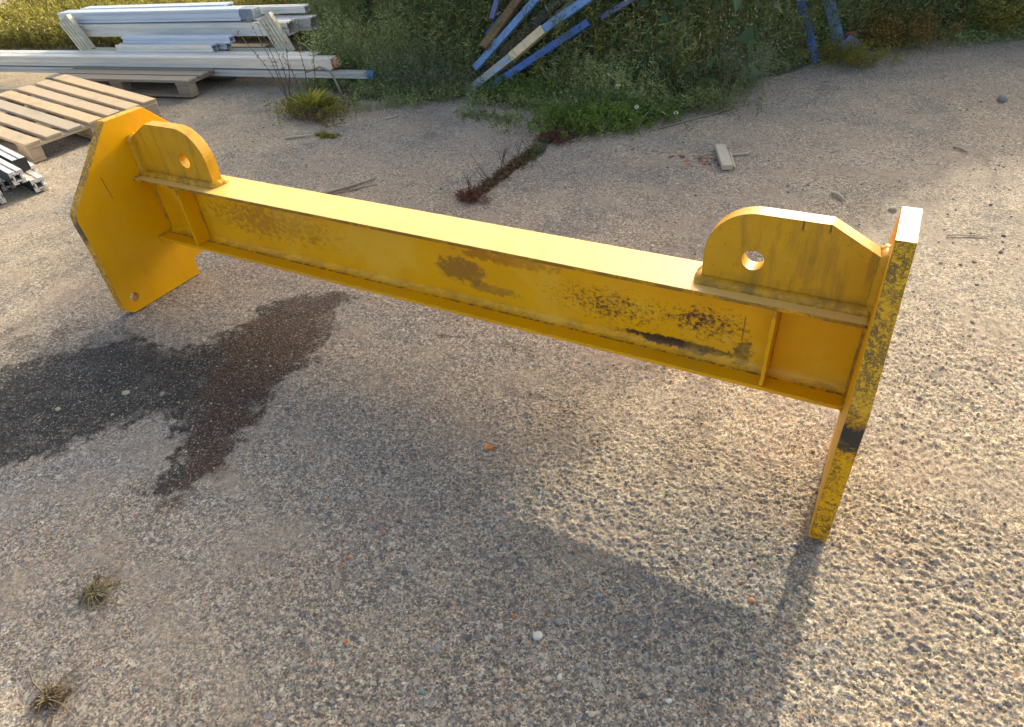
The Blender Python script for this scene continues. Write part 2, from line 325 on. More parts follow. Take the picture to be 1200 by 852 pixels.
# ------------------------------------------------------------------ yellow lifting beam
L, TP, W, ZT, ZB = 2.943, .046, .168, .547, .2505
def yellow(name, kind):
    y = Mat(name, rough=.42, spec=.38)
    p = y.obj; P = y.sep(p)
    a = y.noise(3.2, 5, .6); b = y.noise(11, 6, .65); f = y.noise(70, 5, .7); ff = y.noise(240, 3, .6)
    base = y.mix(y.ramp(a, .35, .68), (.86, .43, .006), (.78, .36, .006))
    base = y.mix(y.math('MULTIPLY', y.ramp(b, .5, .75), .35), base, (.78, .42, .03))       # faded paint
    st = y.noise(9, 5, .65, v=y.vec(p, (3.2, 3.2, .5)))
    dirt = .10
    if kind == 'web':
        # reddish brown stain right under the top flange and down the left half
        d = y.math('MULTIPLY', y.ramp(y.noise(4.5, 6, .7), .47, .62), y.ramp(P[0], -.4, -1.5, .25, .85))
        base = y.mix(y.math('MULTIPLY', d, .45), base, (.50, .20, .008))
        def blob(cx, cz, rx, rz, sc, seed, thr=.5, gain=1.0):
            u = y.math('DIVIDE', y.math('SUBTRACT', P[0], cx), rx); w = y.math('DIVIDE', y.math('SUBTRACT', P[2], cz), rz)
            q = y.math('ADD', y.math('MULTIPLY', u, u), y.math('MULTIPLY', w, w))
            e = y.ramp(q, 0, 1, .30, -.25)
            n = y.noise(sc, 10, .82, v=y.vec(p, (1, 1, 1.3), loc=(seed, seed, seed)))
            return y.math('MULTIPLY', y.ramp(y.math('ADD', n, e), thr + .05, thr + .12), gain)
        x0 = L / 2
        base = y.mix(blob(1.64 - x0, .39, .22, .11, 17, 3, .60, .8), base, (.28, .13, .025))
        base = y.mix(blob(1.83 - x0, .47, .40, .05, 22, 8, .61, .75), base, (.40, .15, .015))
        base = y.mix(blob(1.76 - x0, .335, .24, .04, 26, 8, .62, .7), base, (.33, .17, .03))
        base = y.mix(blob(2.44 - x0, .293, .38, .034, 40, 5, .575), base, (.055, .03, .022))
        base = y.mix(blob(2.52 - x0, .39, .30, .15, 58, 14, .70), base, (.085, .035, .02))
        base = y.mix(blob(2.64 - x0, .31, .06, .10, 30, 11, .60), base, (.06, .035, .02))
        base = y.mix(blob(2.20 - x0, .38, .65, .18, 90, 17, .725), base, (.12, .05, .02))
        base = y.mix(blob(.7 - x0, .42, .9, .20, 48, 23, .665, .6), base, (.34, .13, .015))
    elif kind == 'lug':
        base = y.mix(y.ramp(a, .3, .7, .25, .6), base, (.44, .25, .028))
        base = y.mix(y.math('MULTIPLY', y.ramp(st, .50, .66), .5), base, (.20, .115, .03))
        base = y.mix(y.math('MULTIPLY', y.ramp(f, .60, .70), .5), base, (.16, .09, .03))
    elif kind == 'flange':
        gz = y.N.new('ShaderNodeNewGeometry'); base = y.mix(y.math('MULTIPLY', y.ramp(y.sep(gz.outputs['Normal'])[2], .8, .95), y.ramp(P[2], .5, .51, 0, .8)), base, (.82, .55, .20))  # top flange: upward face tinted paler, sun brightness put into the colour
        dd = y.math('MULTIPLY', y.ramp(b, .52, .72), .25)
        lip = y.math('MULTIPLY', y.ramp(y.sep(gz.outputs['Normal'])[1], -.6, -.9), y.math('MULTIPLY', y.ramp(P[2], .50, .51), y.ramp(y.noise(9, 6, .8), .35, .5)))
        base = y.mix(y.math('MULTIPLY', lip, .75), base, (.14, .08, .03))
        base = y.mix(dd, base, (.60, .34, .04))
        base = y.mix(y.math('MULTIPLY', y.ramp(f, .66, .74), .5), base, (.30, .16, .04))
    elif kind == 'plate':
        base = y.mix(y.math('MULTIPLY', y.ramp(st, .53, .75), .22), base, (.50, .27, .03))
        geo = y.N.new('ShaderNodeNewGeometry'); nx = y.sep(geo.outputs['Normal'])[0]
        rim = y.ramp(y.math('ABSOLUTE', nx), .7, .3)                       # cut edges of the plate: scraped
        m = y.math('MULTIPLY', rim, y.math('MAXIMUM', y.math('MULTIPLY', y.ramp(y.noise(7, 5, .7), .40, .52), y.ramp(y.math('ABSOLUTE', y.math('SUBTRACT', y.noise(42, 6, .75, dist=.5), .5)), .055, .02)), y.math('MAXIMUM', y.ramp(y.noise(95, 6, .85), .54, .58), y.ramp(y.noise(20, 8, .85), .555, .58))))
        base = y.mix(y.math('MULTIPLY', m, .85), base, (.085, .055, .028))
        # black scuff at the foremost corner
        q = y.math('ABSOLUTE', y.math('SUBTRACT', P[2], .43)); m2 = y.math('MULTIPLY', rim, y.ramp(y.math('ADD', q, y.math('MULTIPLY', y.math('SUBTRACT', y.noise(24, 6, .8), .5), .30)), .07, .02))
        base = y.mix(m2, base, (.045, .04, .036))
    def scr(ax, c0, w0, _a, z0, z1, slope=0.0, colr=(.10, .06, .02)):
        off = y.math('ABSOLUTE', y.math('SUBTRACT', y.math('ADD', P[ax], y.math('MULTIPLY', y.math('SUBTRACT', f, .5), .006)), y.math('ADD', c0, y.math('MULTIPLY', P[2], slope))))
        k = y.math('MULTIPLY', y.ramp(off, w0, w0 * .5), y.math('MULTIPLY', y.ramp(P[2], z0, z0 + .01), y.ramp(P[2], z1, z1 - .01)))
        return y.mix(y.math('MULTIPLY', k, .8), base, colr)
    if kind == 'web':
        base = scr(0, 2.63 - L / 2, .0022, 2, .35, .45)
        base = scr(0, .95 - L / 2, .0018, 2, .38, .41)
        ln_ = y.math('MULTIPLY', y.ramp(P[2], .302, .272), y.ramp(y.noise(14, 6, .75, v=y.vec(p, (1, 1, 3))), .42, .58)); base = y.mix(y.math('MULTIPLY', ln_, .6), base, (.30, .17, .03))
        base = y.mix(y.math('MULTIPLY', y.ramp(y.noise(2.2, 6, .7, v=y.vec(p, loc=(4, 4, 4))), .5, .62), .55), base, (.86, .50, .06))
    if kind == 'lug':
        base = scr(0, 2.735 - L / 2, .0035, 2, .745, .79, colr=(.12, .03, .015)); base = scr(0, 2.80 - L / 2, .0035, 2, .75, .79, colr=(.10, .03, .015))
        gl = y.math('MULTIPLY', y.ramp(P[2], .60, .555), y.ramp(y.noise(22, 6, .75), .42, .58)); base = y.mix(y.math('MULTIPLY', gl, .6), base, (.16, .095, .03))
    if kind == 'plate':
        base = scr(1, -.155, .0022, 2, .50, .61, slope=-.10)
    ed = y.edge(.006)
    wear = y.math('MULTIPLY', ed, y.ramp(y.noise(55, 5, .7), .46, .55))
    base = y.mix(y.math('MULTIPLY', wear, .8 if kind != 'flange' else .9), base, (.10, .055, .03))
    base = y.mix(y.math('MULTIPLY', y.ramp(ff, .68, .74), .5), base, (.22, .12, .03))
    y.set('Roughness', y.ramp(b, .3, .7, .30 if kind == 'flange' else .36, .46 if kind == 'flange' else .58))
    y.bump(y.math('ADD', f, y.math('MULTIPLY', ff, .5)), .0009, .45)
    return y.color(base)
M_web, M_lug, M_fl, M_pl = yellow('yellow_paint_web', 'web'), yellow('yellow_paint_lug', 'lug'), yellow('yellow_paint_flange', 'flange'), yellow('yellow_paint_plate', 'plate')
beam = empty('lifting_beam', (L / 2, 0, 0), 'long worn yellow steel lifting beam standing on its two end plates', 'lifting beam')
X0 = -L / 2; X1 = L / 2
tf = .013
def ibox(n, x0, x1, y0, y1, z0, z1, m, bv=.002):
    v, f = box(x0, x1, y0, y1, z0, z1)
    return mesh_obj(n, v, f, m, beam, bevel=bv)
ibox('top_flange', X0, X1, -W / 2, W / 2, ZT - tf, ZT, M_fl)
ibox('bottom_flange', X0, X1, -W / 2, W / 2, ZB, ZB + tf, M_fl)
# web with rolled fillets
r = .026; tw = .0055; prof = []
def fil(sy, sz, zc):
    out = []
    for k in range(6):
        a = PI / 2 * k / 5
        out.append((sy * (tw + r - r * math.cos(a)), zc - sz * (r - r * math.sin(a)) ))
    return out
zb, zt = ZB + tf + .0002, ZT - tf - .0002
right = [(tw + r - r * math.sin(a), zb + r - r * math.cos(a)) for a in [PI / 2 * k / 5 for k in range(6)]] + [(tw + r - r * math.cos(a), zt - r + r * math.sin(a)) for a in [PI / 2 * k / 5 for k in range(6)]]
prof = right + [(-yy, zz) for yy, zz in reversed(right)]
v, f = plate(prof, [], X0, X1, lambda u, w, t: (t, u, w))
fix_normals(mesh_obj('web', v, f, M_web, beam))
# end plates
def round_corner(p, a, b, rr, n=6):
    p, a, b = Vector(p), Vector(a), Vector(b); d1 = (a - p).normalized(); d2 = (b - p).normalized()
    ang = d1.angle(d2); t = rr / math.tan(ang / 2); c0 = p + (d1 + d2).normalized() * (rr / math.sin(ang / 2))
    s = p + d1 * t; e = p + d2 * t; a0 = math.atan2(*(s - c0).yx); a1 = math.atan2(*(e - c0).yx)
    da = (a1 - a0 + PI) % (2 * PI) - PI
    return [(c0.x + rr * math.cos(a0 + da * k / n), c0.y + rr * math.sin(a0 + da * k / n)) for k in range(n + 1)]
ol = [(-.10, .80), (-.362, .527)] + round_corner((-.382, .50), (-.362, .527), (-.378, .35), .01, 2)[1:-1] + [(-.386, .47), (-.380, .34)] + round_corner((-.380, 0), (-.380, .34), (.037, 0), .055, 7) + [(.037, .0), (.044, .083), (.105, .097), (.27, .15), (.27, .62), (.09, .80)]
for (xa, xb) in ((X0 - TP, X0), (X1, X1 + TP)):
    v, f = plate(ol, [circle(-.312, .068, .021, 20)], xa, xb, lambda u, w, t: (t, u, w))
    fix_normals(mesh_obj('end_plate', v, f, M_pl, beam, bevel=.0025))
# lifting lugs (mirror images), thickness .05
tl = .025
def lug(sgn):
    c = (.315, .095); R = .136
    arc = [(c[0] + R * math.cos(a), c[1] + R * math.sin(a)) for a in [PI / 2 - (PI / 2) * k / 14 for k in range(15)]]
    o2 = [(0.001, .0005), (.001, .158), (.012, .162), (.141, .231)] + arc + [(.451, .0005)]
    hl = circle(.317, .094, .030, 28)
    xf = (lambda d: X0 + d) if sgn > 0 else (lambda d: X1 - d)
    v, f = plate(o2, [hl], -tl, tl, lambda u, w, t: (xf(u), t, ZT + w))
    o = fix_normals(mesh_obj('lifting_lug', v, f, M_lug, beam, bevel=.0022))
for s in (1, -1): lug(s)
def bead(pts, rr):
    P = []
    for i in range(len(pts) - 1):
        a, b = Vector(pts[i]), Vector(pts[i + 1]); n = max(2, int((b - a).length / .008))
        P += [a.lerp(b, k / n) for k in range(n)]
    P.append(Vector(pts[-1]))
    R = [rr * (1 + .05 * math.sin(i * 1.9) + random.uniform(-.07, .07)) for i in range(len(P))]
    v, f = tube(P, R, 8); return mesh_obj('weld_bead', v, f, M_lug, beam, smooth=True)
for s, xf in ((1, lambda d: X0 + d), (-1, lambda d: X1 - d)):
    z = ZT + .001
    bead([(xf(.004), -tl - .002, z), (xf(.452), -tl - .002, z), (xf(.455), tl + .002, z), (xf(.004), tl + .002, z)], .021)
    bead([(xf(.001), -tl - .001, ZT + .004), (xf(.001), -tl - .001, ZT + .155), (xf(.004), tl, ZT + .160)], .019)
    bead([(xf(.001), -W / 2, ZT - .002), (xf(.001), W / 2, ZT - .002)], .007)
    bead([(xf(.001), -W / 2, ZB + tf + .001), (xf(.001), -.01, ZB + tf + .001)], .007)
    bead([(xf(.001), -W / 2, ZB), (xf(.001), W / 2, ZB)], .006)
    bead([(xf(.001), -.008, ZB + .02), (xf(.001), -.008, ZT - .02)], .007)
# stiffeners on both sides of the web
for xs in (X0 + .262, X1 - .228):
    for sy in (-1, 1):
        y0, y1 = sorted((sy * .0062, sy * (W / 2 - .003)))
        ch = .016
        pr = [(.0062 * 1, zb + ch), (.0062 + ch, zb + .0005), (W / 2 - .004, zb + .0005), (W / 2 - .004, zt - .0005), (.0062 + ch, zt - .0005), (.0062, zt - ch)]
        v, f = plate([(sy * a, b) for a, b in pr], [], xs - .006, xs + .006, lambda u, w, t: (t, u, w))
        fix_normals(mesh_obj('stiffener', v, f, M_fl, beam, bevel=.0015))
        bead([(xs + .006, sy * .008, zb + .02), (xs + .006, sy * .008, zt - .02)], .004)

# ------------------------------------------------------------------ wood, pallets
def wood(name, c1, c2, c3):
    w = Mat(name, rough=.8, spec=.2)
    info = w.N.new('ShaderNodeObjectInfo')
    rv = w.N.new('ShaderNodeVectorMath'); rv.operation = 'ADD'; w.L.new(w.obj, rv.inputs[0])
    cx = w.N.new('ShaderNodeCombineXYZ'); 
    for k in range(3): w.L.new(w.math('MULTIPLY', info.outputs['Random'], 30.0), cx.inputs[k])
    w.L.new(cx.outputs[0], rv.inputs[1]); vv = rv.outputs[0]
    gr = w.noise(14, 6, .7, v=w.vec(vv, (1.0, 9, 9)), dist=.6); fg = w.noise(60, 4, .7, v=w.vec(vv, (.8, 9, 9)))
    c = w.mix(w.ramp(gr, .35, .65), c1, c2)
    c = w.mix(w.ramp(info.outputs['Random'], 0, 1, 0, .85), c, c3)
    c = w.mix(w.math('MULTIPLY', w.ramp(fg, .55, .68), .55), c, tuple(k * .45 for k in c2))
    c = w.mix(w.math('MULTIPLY', w.ramp(w.noise(6, 4, .6, v=vv), .55, .7), .4), c, (.22, .20, .17))
    w.bump(w.math('ADD', gr, fg), .002, .5)
    return w.color(c)
W_new = wood('pale_pallet_wood', (.60, .45, .29), (.44, .33, .22), (.38, .34, .28))
W_old = wood('weathered_pallet_wood', (.30, .25, .19), (.20, .165, .125), (.30, .27, .23))
W_chip = wood('silvered_wood', (.52, .47, .38), (.40, .36, .29), (.5, .47, .4))
def rough_board(name, x0, x1, y0, y1, z0, z1, mat, parent, jit=.003):
    v, f = box(x0, x1, y0, y1, z0, z1)
    v = [(a + random.uniform(-jit, jit), b + random.uniform(-jit, jit), c + random.uniform(-jit, jit) * .3) for a, b, c in v]
    return mesh_obj(name, v, f, mat, parent, bevel=.003, seg=1)
def pallet(root, Lx, Wy, n, bw, mat, z0=.0):
    pitch = (Wy - bw) / (n - 1)
    for i in range(n):
        y = i * pitch; rough_board('deck_board', -Lx, random.uniform(-.008, .008), y, y + bw, z0 + .122, z0 + .144, mat, root)
    for x in (-.145, -Lx / 2 - .07, -Lx): rough_board('cross_board', x, x + .14, .002, Wy - .002, z0 + .100, z0 + .1205, mat, root)
    for x in (-.142, -Lx / 2 - .068, -Lx + .004):
        for y in (.004, Wy / 2 - .05, Wy - .104): rough_board('block', x, x + .136, y, y + .10, z0 + .0225, z0 + .0985, mat, root)
    for y in (.003, Wy / 2 - .051, Wy - .105): rough_board('bottom_board', -Lx + .002, -.002, y, y + .10, z0 + .0, z0 + .021, mat, root)
p1 = empty('wooden_pallet', (-2.52, .70, 0), 'pale wooden pallet of seven spaced boards behind the left end plate', 'pallet', rot=(0, math.radians(4.5), math.radians(-2.5)))
pallet(p1, 1.25, 1.09, 7, .116, W_new)
blk = mesh_obj('timber_block', *box(-.12, .12, -.25, .25, 0, .085), W_old, None, bevel=.003); blk.location = (-3.66, 1.3, .0)
blk.rotation_euler = (0, math.radians(4), 0)
meta(blk, 'short weathered timber propping the far end of the pale pallet', 'timber')
TH = math.radians(10); D = Vector((math.cos(TH), math.sin(TH), 0)); NP = Vector((-math.sin(TH), math.cos(TH), 0))
def SP(s, p, z): v = D * s + NP * (3.05 + p); return Vector((v.x, v.y, z))
p2 = empty('wooden_pallet', SP(-2.17, -.42, 0), 'grey weathered wooden pallet underneath the stack of aluminium profiles', 'pallet', rot=(0, 0, TH))
pallet(p2, 1.65, 1.25, 8, .13, W_old, .012)

# ------------------------------------------------------------------ aluminium profiles
def alu(name, c1, c2, rough=.38, metal=.75):
    a = Mat(name, rough=rough, metal=metal)
    n = a.noise(5, 4, .6, v=a.vec(a.obj, (.4, 5, 5))); s = a.noise(30, 4, .7, v=a.vec(a.obj, (.15, 8, 8)))
    c = a.mix(a.ramp(n, .35, .65), c1, c2); c = a.mix(a.math('MULTIPLY', a.ramp(s, .58, .7), .35), c, tuple(k * .5 for k in c2))
    a.set('Roughness', a.ramp(n, .3, .7, rough - .08, rough + .12)); a.bump(s, .0008, .3)
    return a.color(c)
A_bright = alu('bare_aluminium', (.80, .79, .76), (.68, .67, .65), .4, .55); A_blue = alu('pale_blue_coated_aluminium', (.50, .60, .74), (.60, .67, .76), .45, .3)
A_white = alu('dusty_white_aluminium', (.74, .74, .72), (.60, .60, .58), .5, .3); A_grey = alu('dull_grey_aluminium', (.60, .60, .60), (.50, .50, .51), .5, .4)
A_cream = alu('cream_ribbed_steel', (.62, .60, .50), (.48, .46, .36), .6, .1)
blackm = Mat('black_film', rough=.5); M_black = blackm.color((.018, .020, .026))
def plain(name, c, rough=.6, metal=0, var=.25, sc=20):
    m = Mat(name, rough=rough, metal=metal); n = m.noise(sc, 5, .65)
    return m.color(m.mix(m.ramp(n, .35, .65), c, tuple(k * (1 - var) for k in c)))
M_copper = plain('copper_coloured_plastic', (.62, .27, .12), .5); M_bluecap = plain('blue_plastic', (.05, .28, .62), .45)
M_endgrey = plain('blue_grey_tape', (.22, .30, .38), .6, 0, .5, 60)
def grooved(w, h, ng, gd=.011, gw=None, r=.0):
    """rectangular section with ng grooves on top and front/back sides, hollow"""
    o = []
    def side(a, b, nrm, n):
        a, b, nrm = Vector(a), Vector(b), Vector(nrm); out = [tuple(a)]
        ln = (b - a).length; g_ = gw or ln / (n * 3 + 1)
        for i in range(n):
            c0 = (i + .5) / n; m = a.lerp(b, c0); t = (b - a).normalized()
            out += [tuple(m - t * g_ / 2), tuple(m - t * g_ / 2 + nrm * gd), tuple(m + t * g_ / 2 + nrm * gd), tuple(m + t * g_ / 2)]
        return out
    x, z = w / 2, h / 2; k = max(1, round(ng * h / w)) if ng else 0
    if not ng: return [(-x, -z), (x, -z), (x, z), (-x, z)]
    o += side((-x, -z), (x, -z), (0, 1), ng) + side((x, -z), (x, z), (-1, 0), k) + side((x, z), (-x, z), (0, -1), ng) + side((-x, z), (-x, -z), (1, 0), k)
    return o
def profile(name, label, s0, s1, p, z, w, h, mat, ng=2, dp=0.0, dz=0.0, group=None, hollow=True, cat='metal profile', cap=None):
    a = SP(s0, p, z); b = SP(s1, p + dp, z + dz); d = b - a; ln = d.length
    root = empty(name, b, label, cat, rot=d.to_track_quat('X', 'Z').to_euler(), group=group)
    sec = grooved(w, h, ng); hol = [grooved(w - .024, h - .024, 0)] if hollow else []
    v, f = plate(sec, hol, -ln, 0, lambda u, q, t: (t, u, q))
    fix_normals(mesh_obj('profile_body', v, f, mat, root, bevel=.002, seg=1))
    if cap: v, f = box(0.0005, cap[1], -w / 2 * .92, w / 2 * .92, -h / 2 * .92, h / 2 * .92); mesh_obj('end_cap', v, f, cap[0], root, bevel=.006)
    return root
G = 'aluminium profiles stacked on the weathered pallet'
# long ones in front
profile('aluminium_profile', 'long bright aluminium profile at the front of the stack ending in a copper coloured plug', -7.4, -.93, 0, .203, .10, .088, A_bright, 2, group=G)
profile('aluminium_profile', 'long aluminium profile lying behind the one with the copper coloured plug', -7.4, -1.15, .13, .205, .10, .085, A_bright, 2, dp=-.01, group=G)
t = profile('aluminium_profile', 'long thin aluminium profile lowest at the front with a blue end cap', -7.6, -.60, -.03, .125, .07, .052, A_grey, 1, dz=-.006, group=G)
v, f = tube([(-.01, 0, 0), (.06, 0, 0)], [.037, .037], 14); mesh_obj('end_cap', v, f, M_bluecap, t, bevel=.006)
pl = empty('cardboard_plug', SP(-.925, 0, .203), 'copper coloured round plug in the end of the long bright profile', 'plug', rot=(0, 0, TH))
for k, rr in enumerate((.040, .026)):
    n = 18; ring = plate(circle(0, 0, rr, n), [circle(0, 0, rr - .012, n)], 0, .035 + .01 * k, lambda u, q, tt: (tt, u, q))
    fix_normals(mesh_obj('ring', *ring, M_copper if k == 0 else W_chip, pl))
# tall pale ones at the back
profile('aluminium_profile', 'broad white grey box profile in the middle of the stack under the pale blue one', -4.28, -1.62, .5, .374, .16, .112, A_white, 2, group=G)
profile('aluminium_profile', 'grey profile beside the broad white grey box profile in the stack', -4.1, -1.5, .68, .372, .14, .108, A_grey, 2, group=G)
profile('aluminium_profile', 'pale blue ribbed profile on top of the stack with a grey taped end', -4.36, -2.13, .52, .486, .15, .098, A_blue, 3, dz=.008, group=G, cap=(M_endgrey, .14))
profile('aluminium_profile', 'second pale blue profile on top of the stack behind the taped one', -4.22, -2.4, .68, .49, .13, .10, A_blue, 3, dz=.012, group=G)
profile('aluminium_profile', 'thin white profile reaching furthest right along the back of the stack top', -3.4, -1.62, .80, .462, .10, .06, A_white, 1, dz=.01, group=G)
# low middle bundle of thinner ones
Fb = [(-3.52, -2.40, .10, .212, A_white), (-3.50, -2.30, .20, .214, A_bright), (-3.46, -2.25, .29, .214, A_bright), (-3.42, -2.28, .17, .277, A_bright), (-3.40, -2.20, .27, .279, A_blue), (-3.38, -2.12, .24, .337, A_blue)]
for i, (s0, s1, p, z, m) in enumerate(Fb):
    profile('slim_profile', ['slim white profile lowest and foremost in the low bundle on the weathered pallet', 'slim bright profile in the bottom row of the low bundle', 'slim bright profile at the back of the bottom row of the low bundle', 'slim bright profile in the middle row of the low bundle', 'slim bluish profile at the back of the middle row of the low bundle', 'slim bluish profile on top of the low bundle of slim profiles'][i], s0, s1, p, z, .082, .058, m, 1, group='slim profiles in the low bundle', dz=random.uniform(-.003, .003))
profile('aluminium_profile', 'short white bar between the low bundle and the right cream post', -2.28, -1.66, .16, .208, .09, .06, A_white, 1, group=G)
# cream ribbed posts with a base rail
fr_ = empty('stacking_frame', SP(-2.9, .35, .16), 'cream ribbed steel stacking frame with two leaning posts around the profiles', 'stacking frame', rot=(0, 0, TH))
def ribbed_post(x0, z0, x1, z1, w):
    sec = []
    n = 4
    for i in range(n):
        a = -w / 2 + w * i / n; b = w / n
        sec += [(a, -.02), (a + b * .18, -.034), (a + b * .62, -.034), (a + b * .8, -.02)]
    sec += [(w / 2, -.02), (w / 2, .03), (-w / 2, .03)]
    d = Vector((x1 - x0, 0, z1 - z0)); ln = d.length; d.normalize(); px = Vector((d.z, 0, -d.x))
    v, f = plate(sec, [], 0, ln, lambda u, q, t: tuple(Vector((x0, q, z0)) + d * t + px * u))
    fix_normals(mesh_obj('post', v, f, A_cream, fr_, bevel=.002, seg=1))
ribbed_post(-1.13, .035, -1.28, .345, .155); ribbed_post(1.27, .02, 1.12, .34, .15)
v, f = plate(grooved(.10, .06, 1), [], -1.14, 1.28, lambda u, q, t: (t, u, q + .032)); fix_normals(mesh_obj('base_rail', v, f, A_cream, fr_, bevel=.002, seg=1))
# T-slot profiles with black film at the left edge
def tslot(label, e, ln, s=.082, film=True):
    root = empty('slotted_profile', e, label, 'metal profile', rot=(0, 0, math.radians(-11.5)), group='slotted profiles lying beside the pale pallet')
    h = s / 2; a = .007; dd = .012
    q1 = [(h, -h), (h, -a), (h - .006, -a), (h - .006, -.015), (h - dd, -.015), (h - dd, .015), (h - .006, .015), (h - .006, a), (h, a)]
    o = []
    for k in range(4):
        c, s_ = math.cos(k * PI / 2), math.sin(k * PI / 2)
        o += [(x * c - y * s_, x * s_ + y * c) for x, y in q1]
    star = []
    for k in range(16):
        rr = (.034, .015, .021, .015)[k % 4]; an = 2 * PI * k / 16 + PI / 4; star.append((rr * math.cos(an), rr * math.sin(an)))
    v, f = plate(o, [star], -ln, 0, lambda u, q, t: (t, u, q))
    fix_normals(mesh_obj('profile_body', v, f, A_bright, root, bevel=.001, seg=1))
    v, f = box(-.12, -.11, -.017, .017, -.017, .017); mesh_obj('bore_shade', v, f, M_black, root)  # black box added inside the hollow to stand in for its inner shade
    if film:
        for y0, y1 in ((-h - .0015, -h - .0003),): v, f = box(-ln, -.004, y0, y1, -h, h); mesh_obj('side_film', v, f, M_black, root)
    return root
tslot('slotted aluminium profile with a black side strip, foremost at the left edge beside the pallet', (-1.955, .318, .128), 1.6)
tslot('slotted aluminium profile whose open star shaped end pokes out lowest beside the pallet', (-1.93, .405, .048), 1.6)
t = tslot('slotted profile on top of the small pile with a black plate over its end', (-2.15, .46, .133), 1.6)
v, f = box(.0008, .004, -.041, .041, -.041, .041); mesh_obj('end_plate', v, f, M_black, t)
tslot('slotted profile set back beneath the foremost one by the pallet', (-2.2, .34, .043), 1.5)
tslot('slotted profile set back beneath the black ended one by the pallet', (-2.22, .525, .047), 1.4)
tslot('slotted profile lying separately at the very left edge of the yard', (-2.0, .16, .045), 1.6)

# ------------------------------------------------------------------ blue painted bars in the weeds
def chipped(name, c1, under, amt=.55, rough=.5):
    m = Mat(name, rough=rough); n = m.noise(22, 6, .7, v=m.vec(m.obj, (.6, 2, 2))); k = m.noise(5, 4, .6)
    c = m.mix(m.ramp(k, .3, .7), c1, tuple(x * .75 for x in c1)); c = m.mix(m.ramp(n, amt, amt + .06), c, under)
    m.bump(n, .002, .4); return m.color(c)
B_deep = chipped('deep_blue_paint', (.035, .13, .45), (.03, .05, .12), .68); B_light = chipped('light_blue_paint', (.15, .31, .60), (.25, .28, .30), .62)
B_worn = chipped('worn_pale_blue_paint', (.26, .38, .52), (.34, .31, .25), .48); B_cream = chipped('cream_paint', (.70, .58, .36), (.3, .22, .12), .66)
B_brown = chipped('bare_brown_wood', (.24, .15, .08), (.10, .07, .05), .55, .8); B_dark = chipped('dark_rotten_wood', (.05, .042, .035), (.10, .09, .07), .55, .85)
B_lilac = chipped('lilac_blue_paint', (.17, .21, .42), (.2, .2, .25), .6)
M_rust = chipped('rusty_iron', (.22, .07, .035), (.10, .04, .03), .5, .9)
def bar(root, a, b, w, t, mat, name='bar', up=(0, -1, .35)):
    a, b = Vector(a), Vector(b); d = (b - a).normalized(); n = Vector(up); n = (n - d * n.dot(d)).normalized(); s = d.cross(n)
    v, f = box(0, (b - a).length, -w / 2, w / 2, -t / 2, t / 2)
    v = [tuple(a + d * x + s * y + n * z) for x, y, z in v]
    return fix_normals(mesh_obj(name, v, f, mat, root, bevel=.004, seg=2))
def blue_bar(label, a, b, w, t, mat, cat='painted bar', ext=1.5):
    a, b = Vector(a), Vector(b); root = empty('painted_bar', a, label, cat, group='painted bars piled in the weeds')
    bar(root, (0, 0, 0), (b - a) * ext, w, t, mat, 'shaft'); return root
blue_bar('deep blue square bar lowest in the pile pointing right into the weeds', (-.07, 2.98, .02), (.704, 3.3, .482), .055, .04, B_deep, ext=1.0)
rt = blue_bar('pale worn bar with a cream wooden middle on the front of the painted pile', (-.201, 2.93, .015), (.155, 3.1, .27), .062, .045, B_worn, ext=1.0)
a0 = Vector((-.201, 2.93, .015))
bar(rt, Vector((.146, 3.09, .262)) - a0, Vector((.385, 3.19, .447)) - a0, .068, .05, B_cream, 'cream_sleeve')
bar(rt, Vector((.372, 3.195, .436)) - a0, Vector((1.05, 3.50, .86)) - a0, .062, .04, B_light, 'blue_end')
blue_bar('blue bar second from the left in the pile with a bright lower end', (-.191, 3.08, .161), (.222, 3.4, .603), .055, .04, B_light, ext=1.7)
blue_bar('bare brown timber leaning above the blue bars at the left of the pile', (-.123, 3.13, .312), (.04, 3.4, .57), .065, .05, B_brown, ext=1.6)
blue_bar('dark rotten plank between the blue bars of the pile', (-.19, 3.13, .09), (.381, 3.42, .57), .075, .04, B_dark, ext=1.5)
blue_bar('lilac blue bar nearly upright at the top left of the pile', (-.15, 3.34, .47), (-.126, 3.42, .60), .045, .035, B_lilac, ext=4)
blue_bar('short lilac bar end showing to the right above the deep blue bar', (.72, 3.5, .47), (.957, 3.55, .596), .04, .035, B_lilac, ext=1.8)
blue_bar('thin worn bar crossing behind the cream sleeved bar of the pile', (-.12, 3.12, .05), (.50, 3.5, .60), .035, .03, B_worn, ext=1.5)
blue_bar('thin deep blue strip just above the brown timber of the pile', (-.14, 3.22, .38), (.10, 3.48, .66), .03, .03, B_deep, ext=1.5)
blue_bar('dark plank lying lowest behind the deep blue square bar', (-.12, 3.08, .02), (.62, 3.42, .36), .06, .03, B_dark, ext=1.0)
blue_bar('rotten brown batten low at the foot of the painted pile', (-.16, 3.0, .03), (.10, 3.10, .20), .04, .035, B_brown, ext=1.0)
tr = empty('blue_trestle', (2.2, 4.5, 0), 'blue painted metal trestle with two legs half hidden in weeds', 'trestle')
bar(tr, (0.0, -.10, 0), (-.30, .10, .55), .062, .05, B_deep, 'leg'); bar(tr, (.155, .16, 0), (-.16, .3, .62), .085, .05, B_light, 'leg')
bar(tr, (.155, .12, .13), (.255, .14, .05), .10, .03, B_lilac, 'foot_plate'); bar(tr, (.15, .13, .16), (.22, .14, .17), .03, .03, M_rust, 'rusty_clamp'); bar(tr, (-.30, .10, .55), (-.15, .28, .60), .05, .05, B_deep, 'cross_bar')

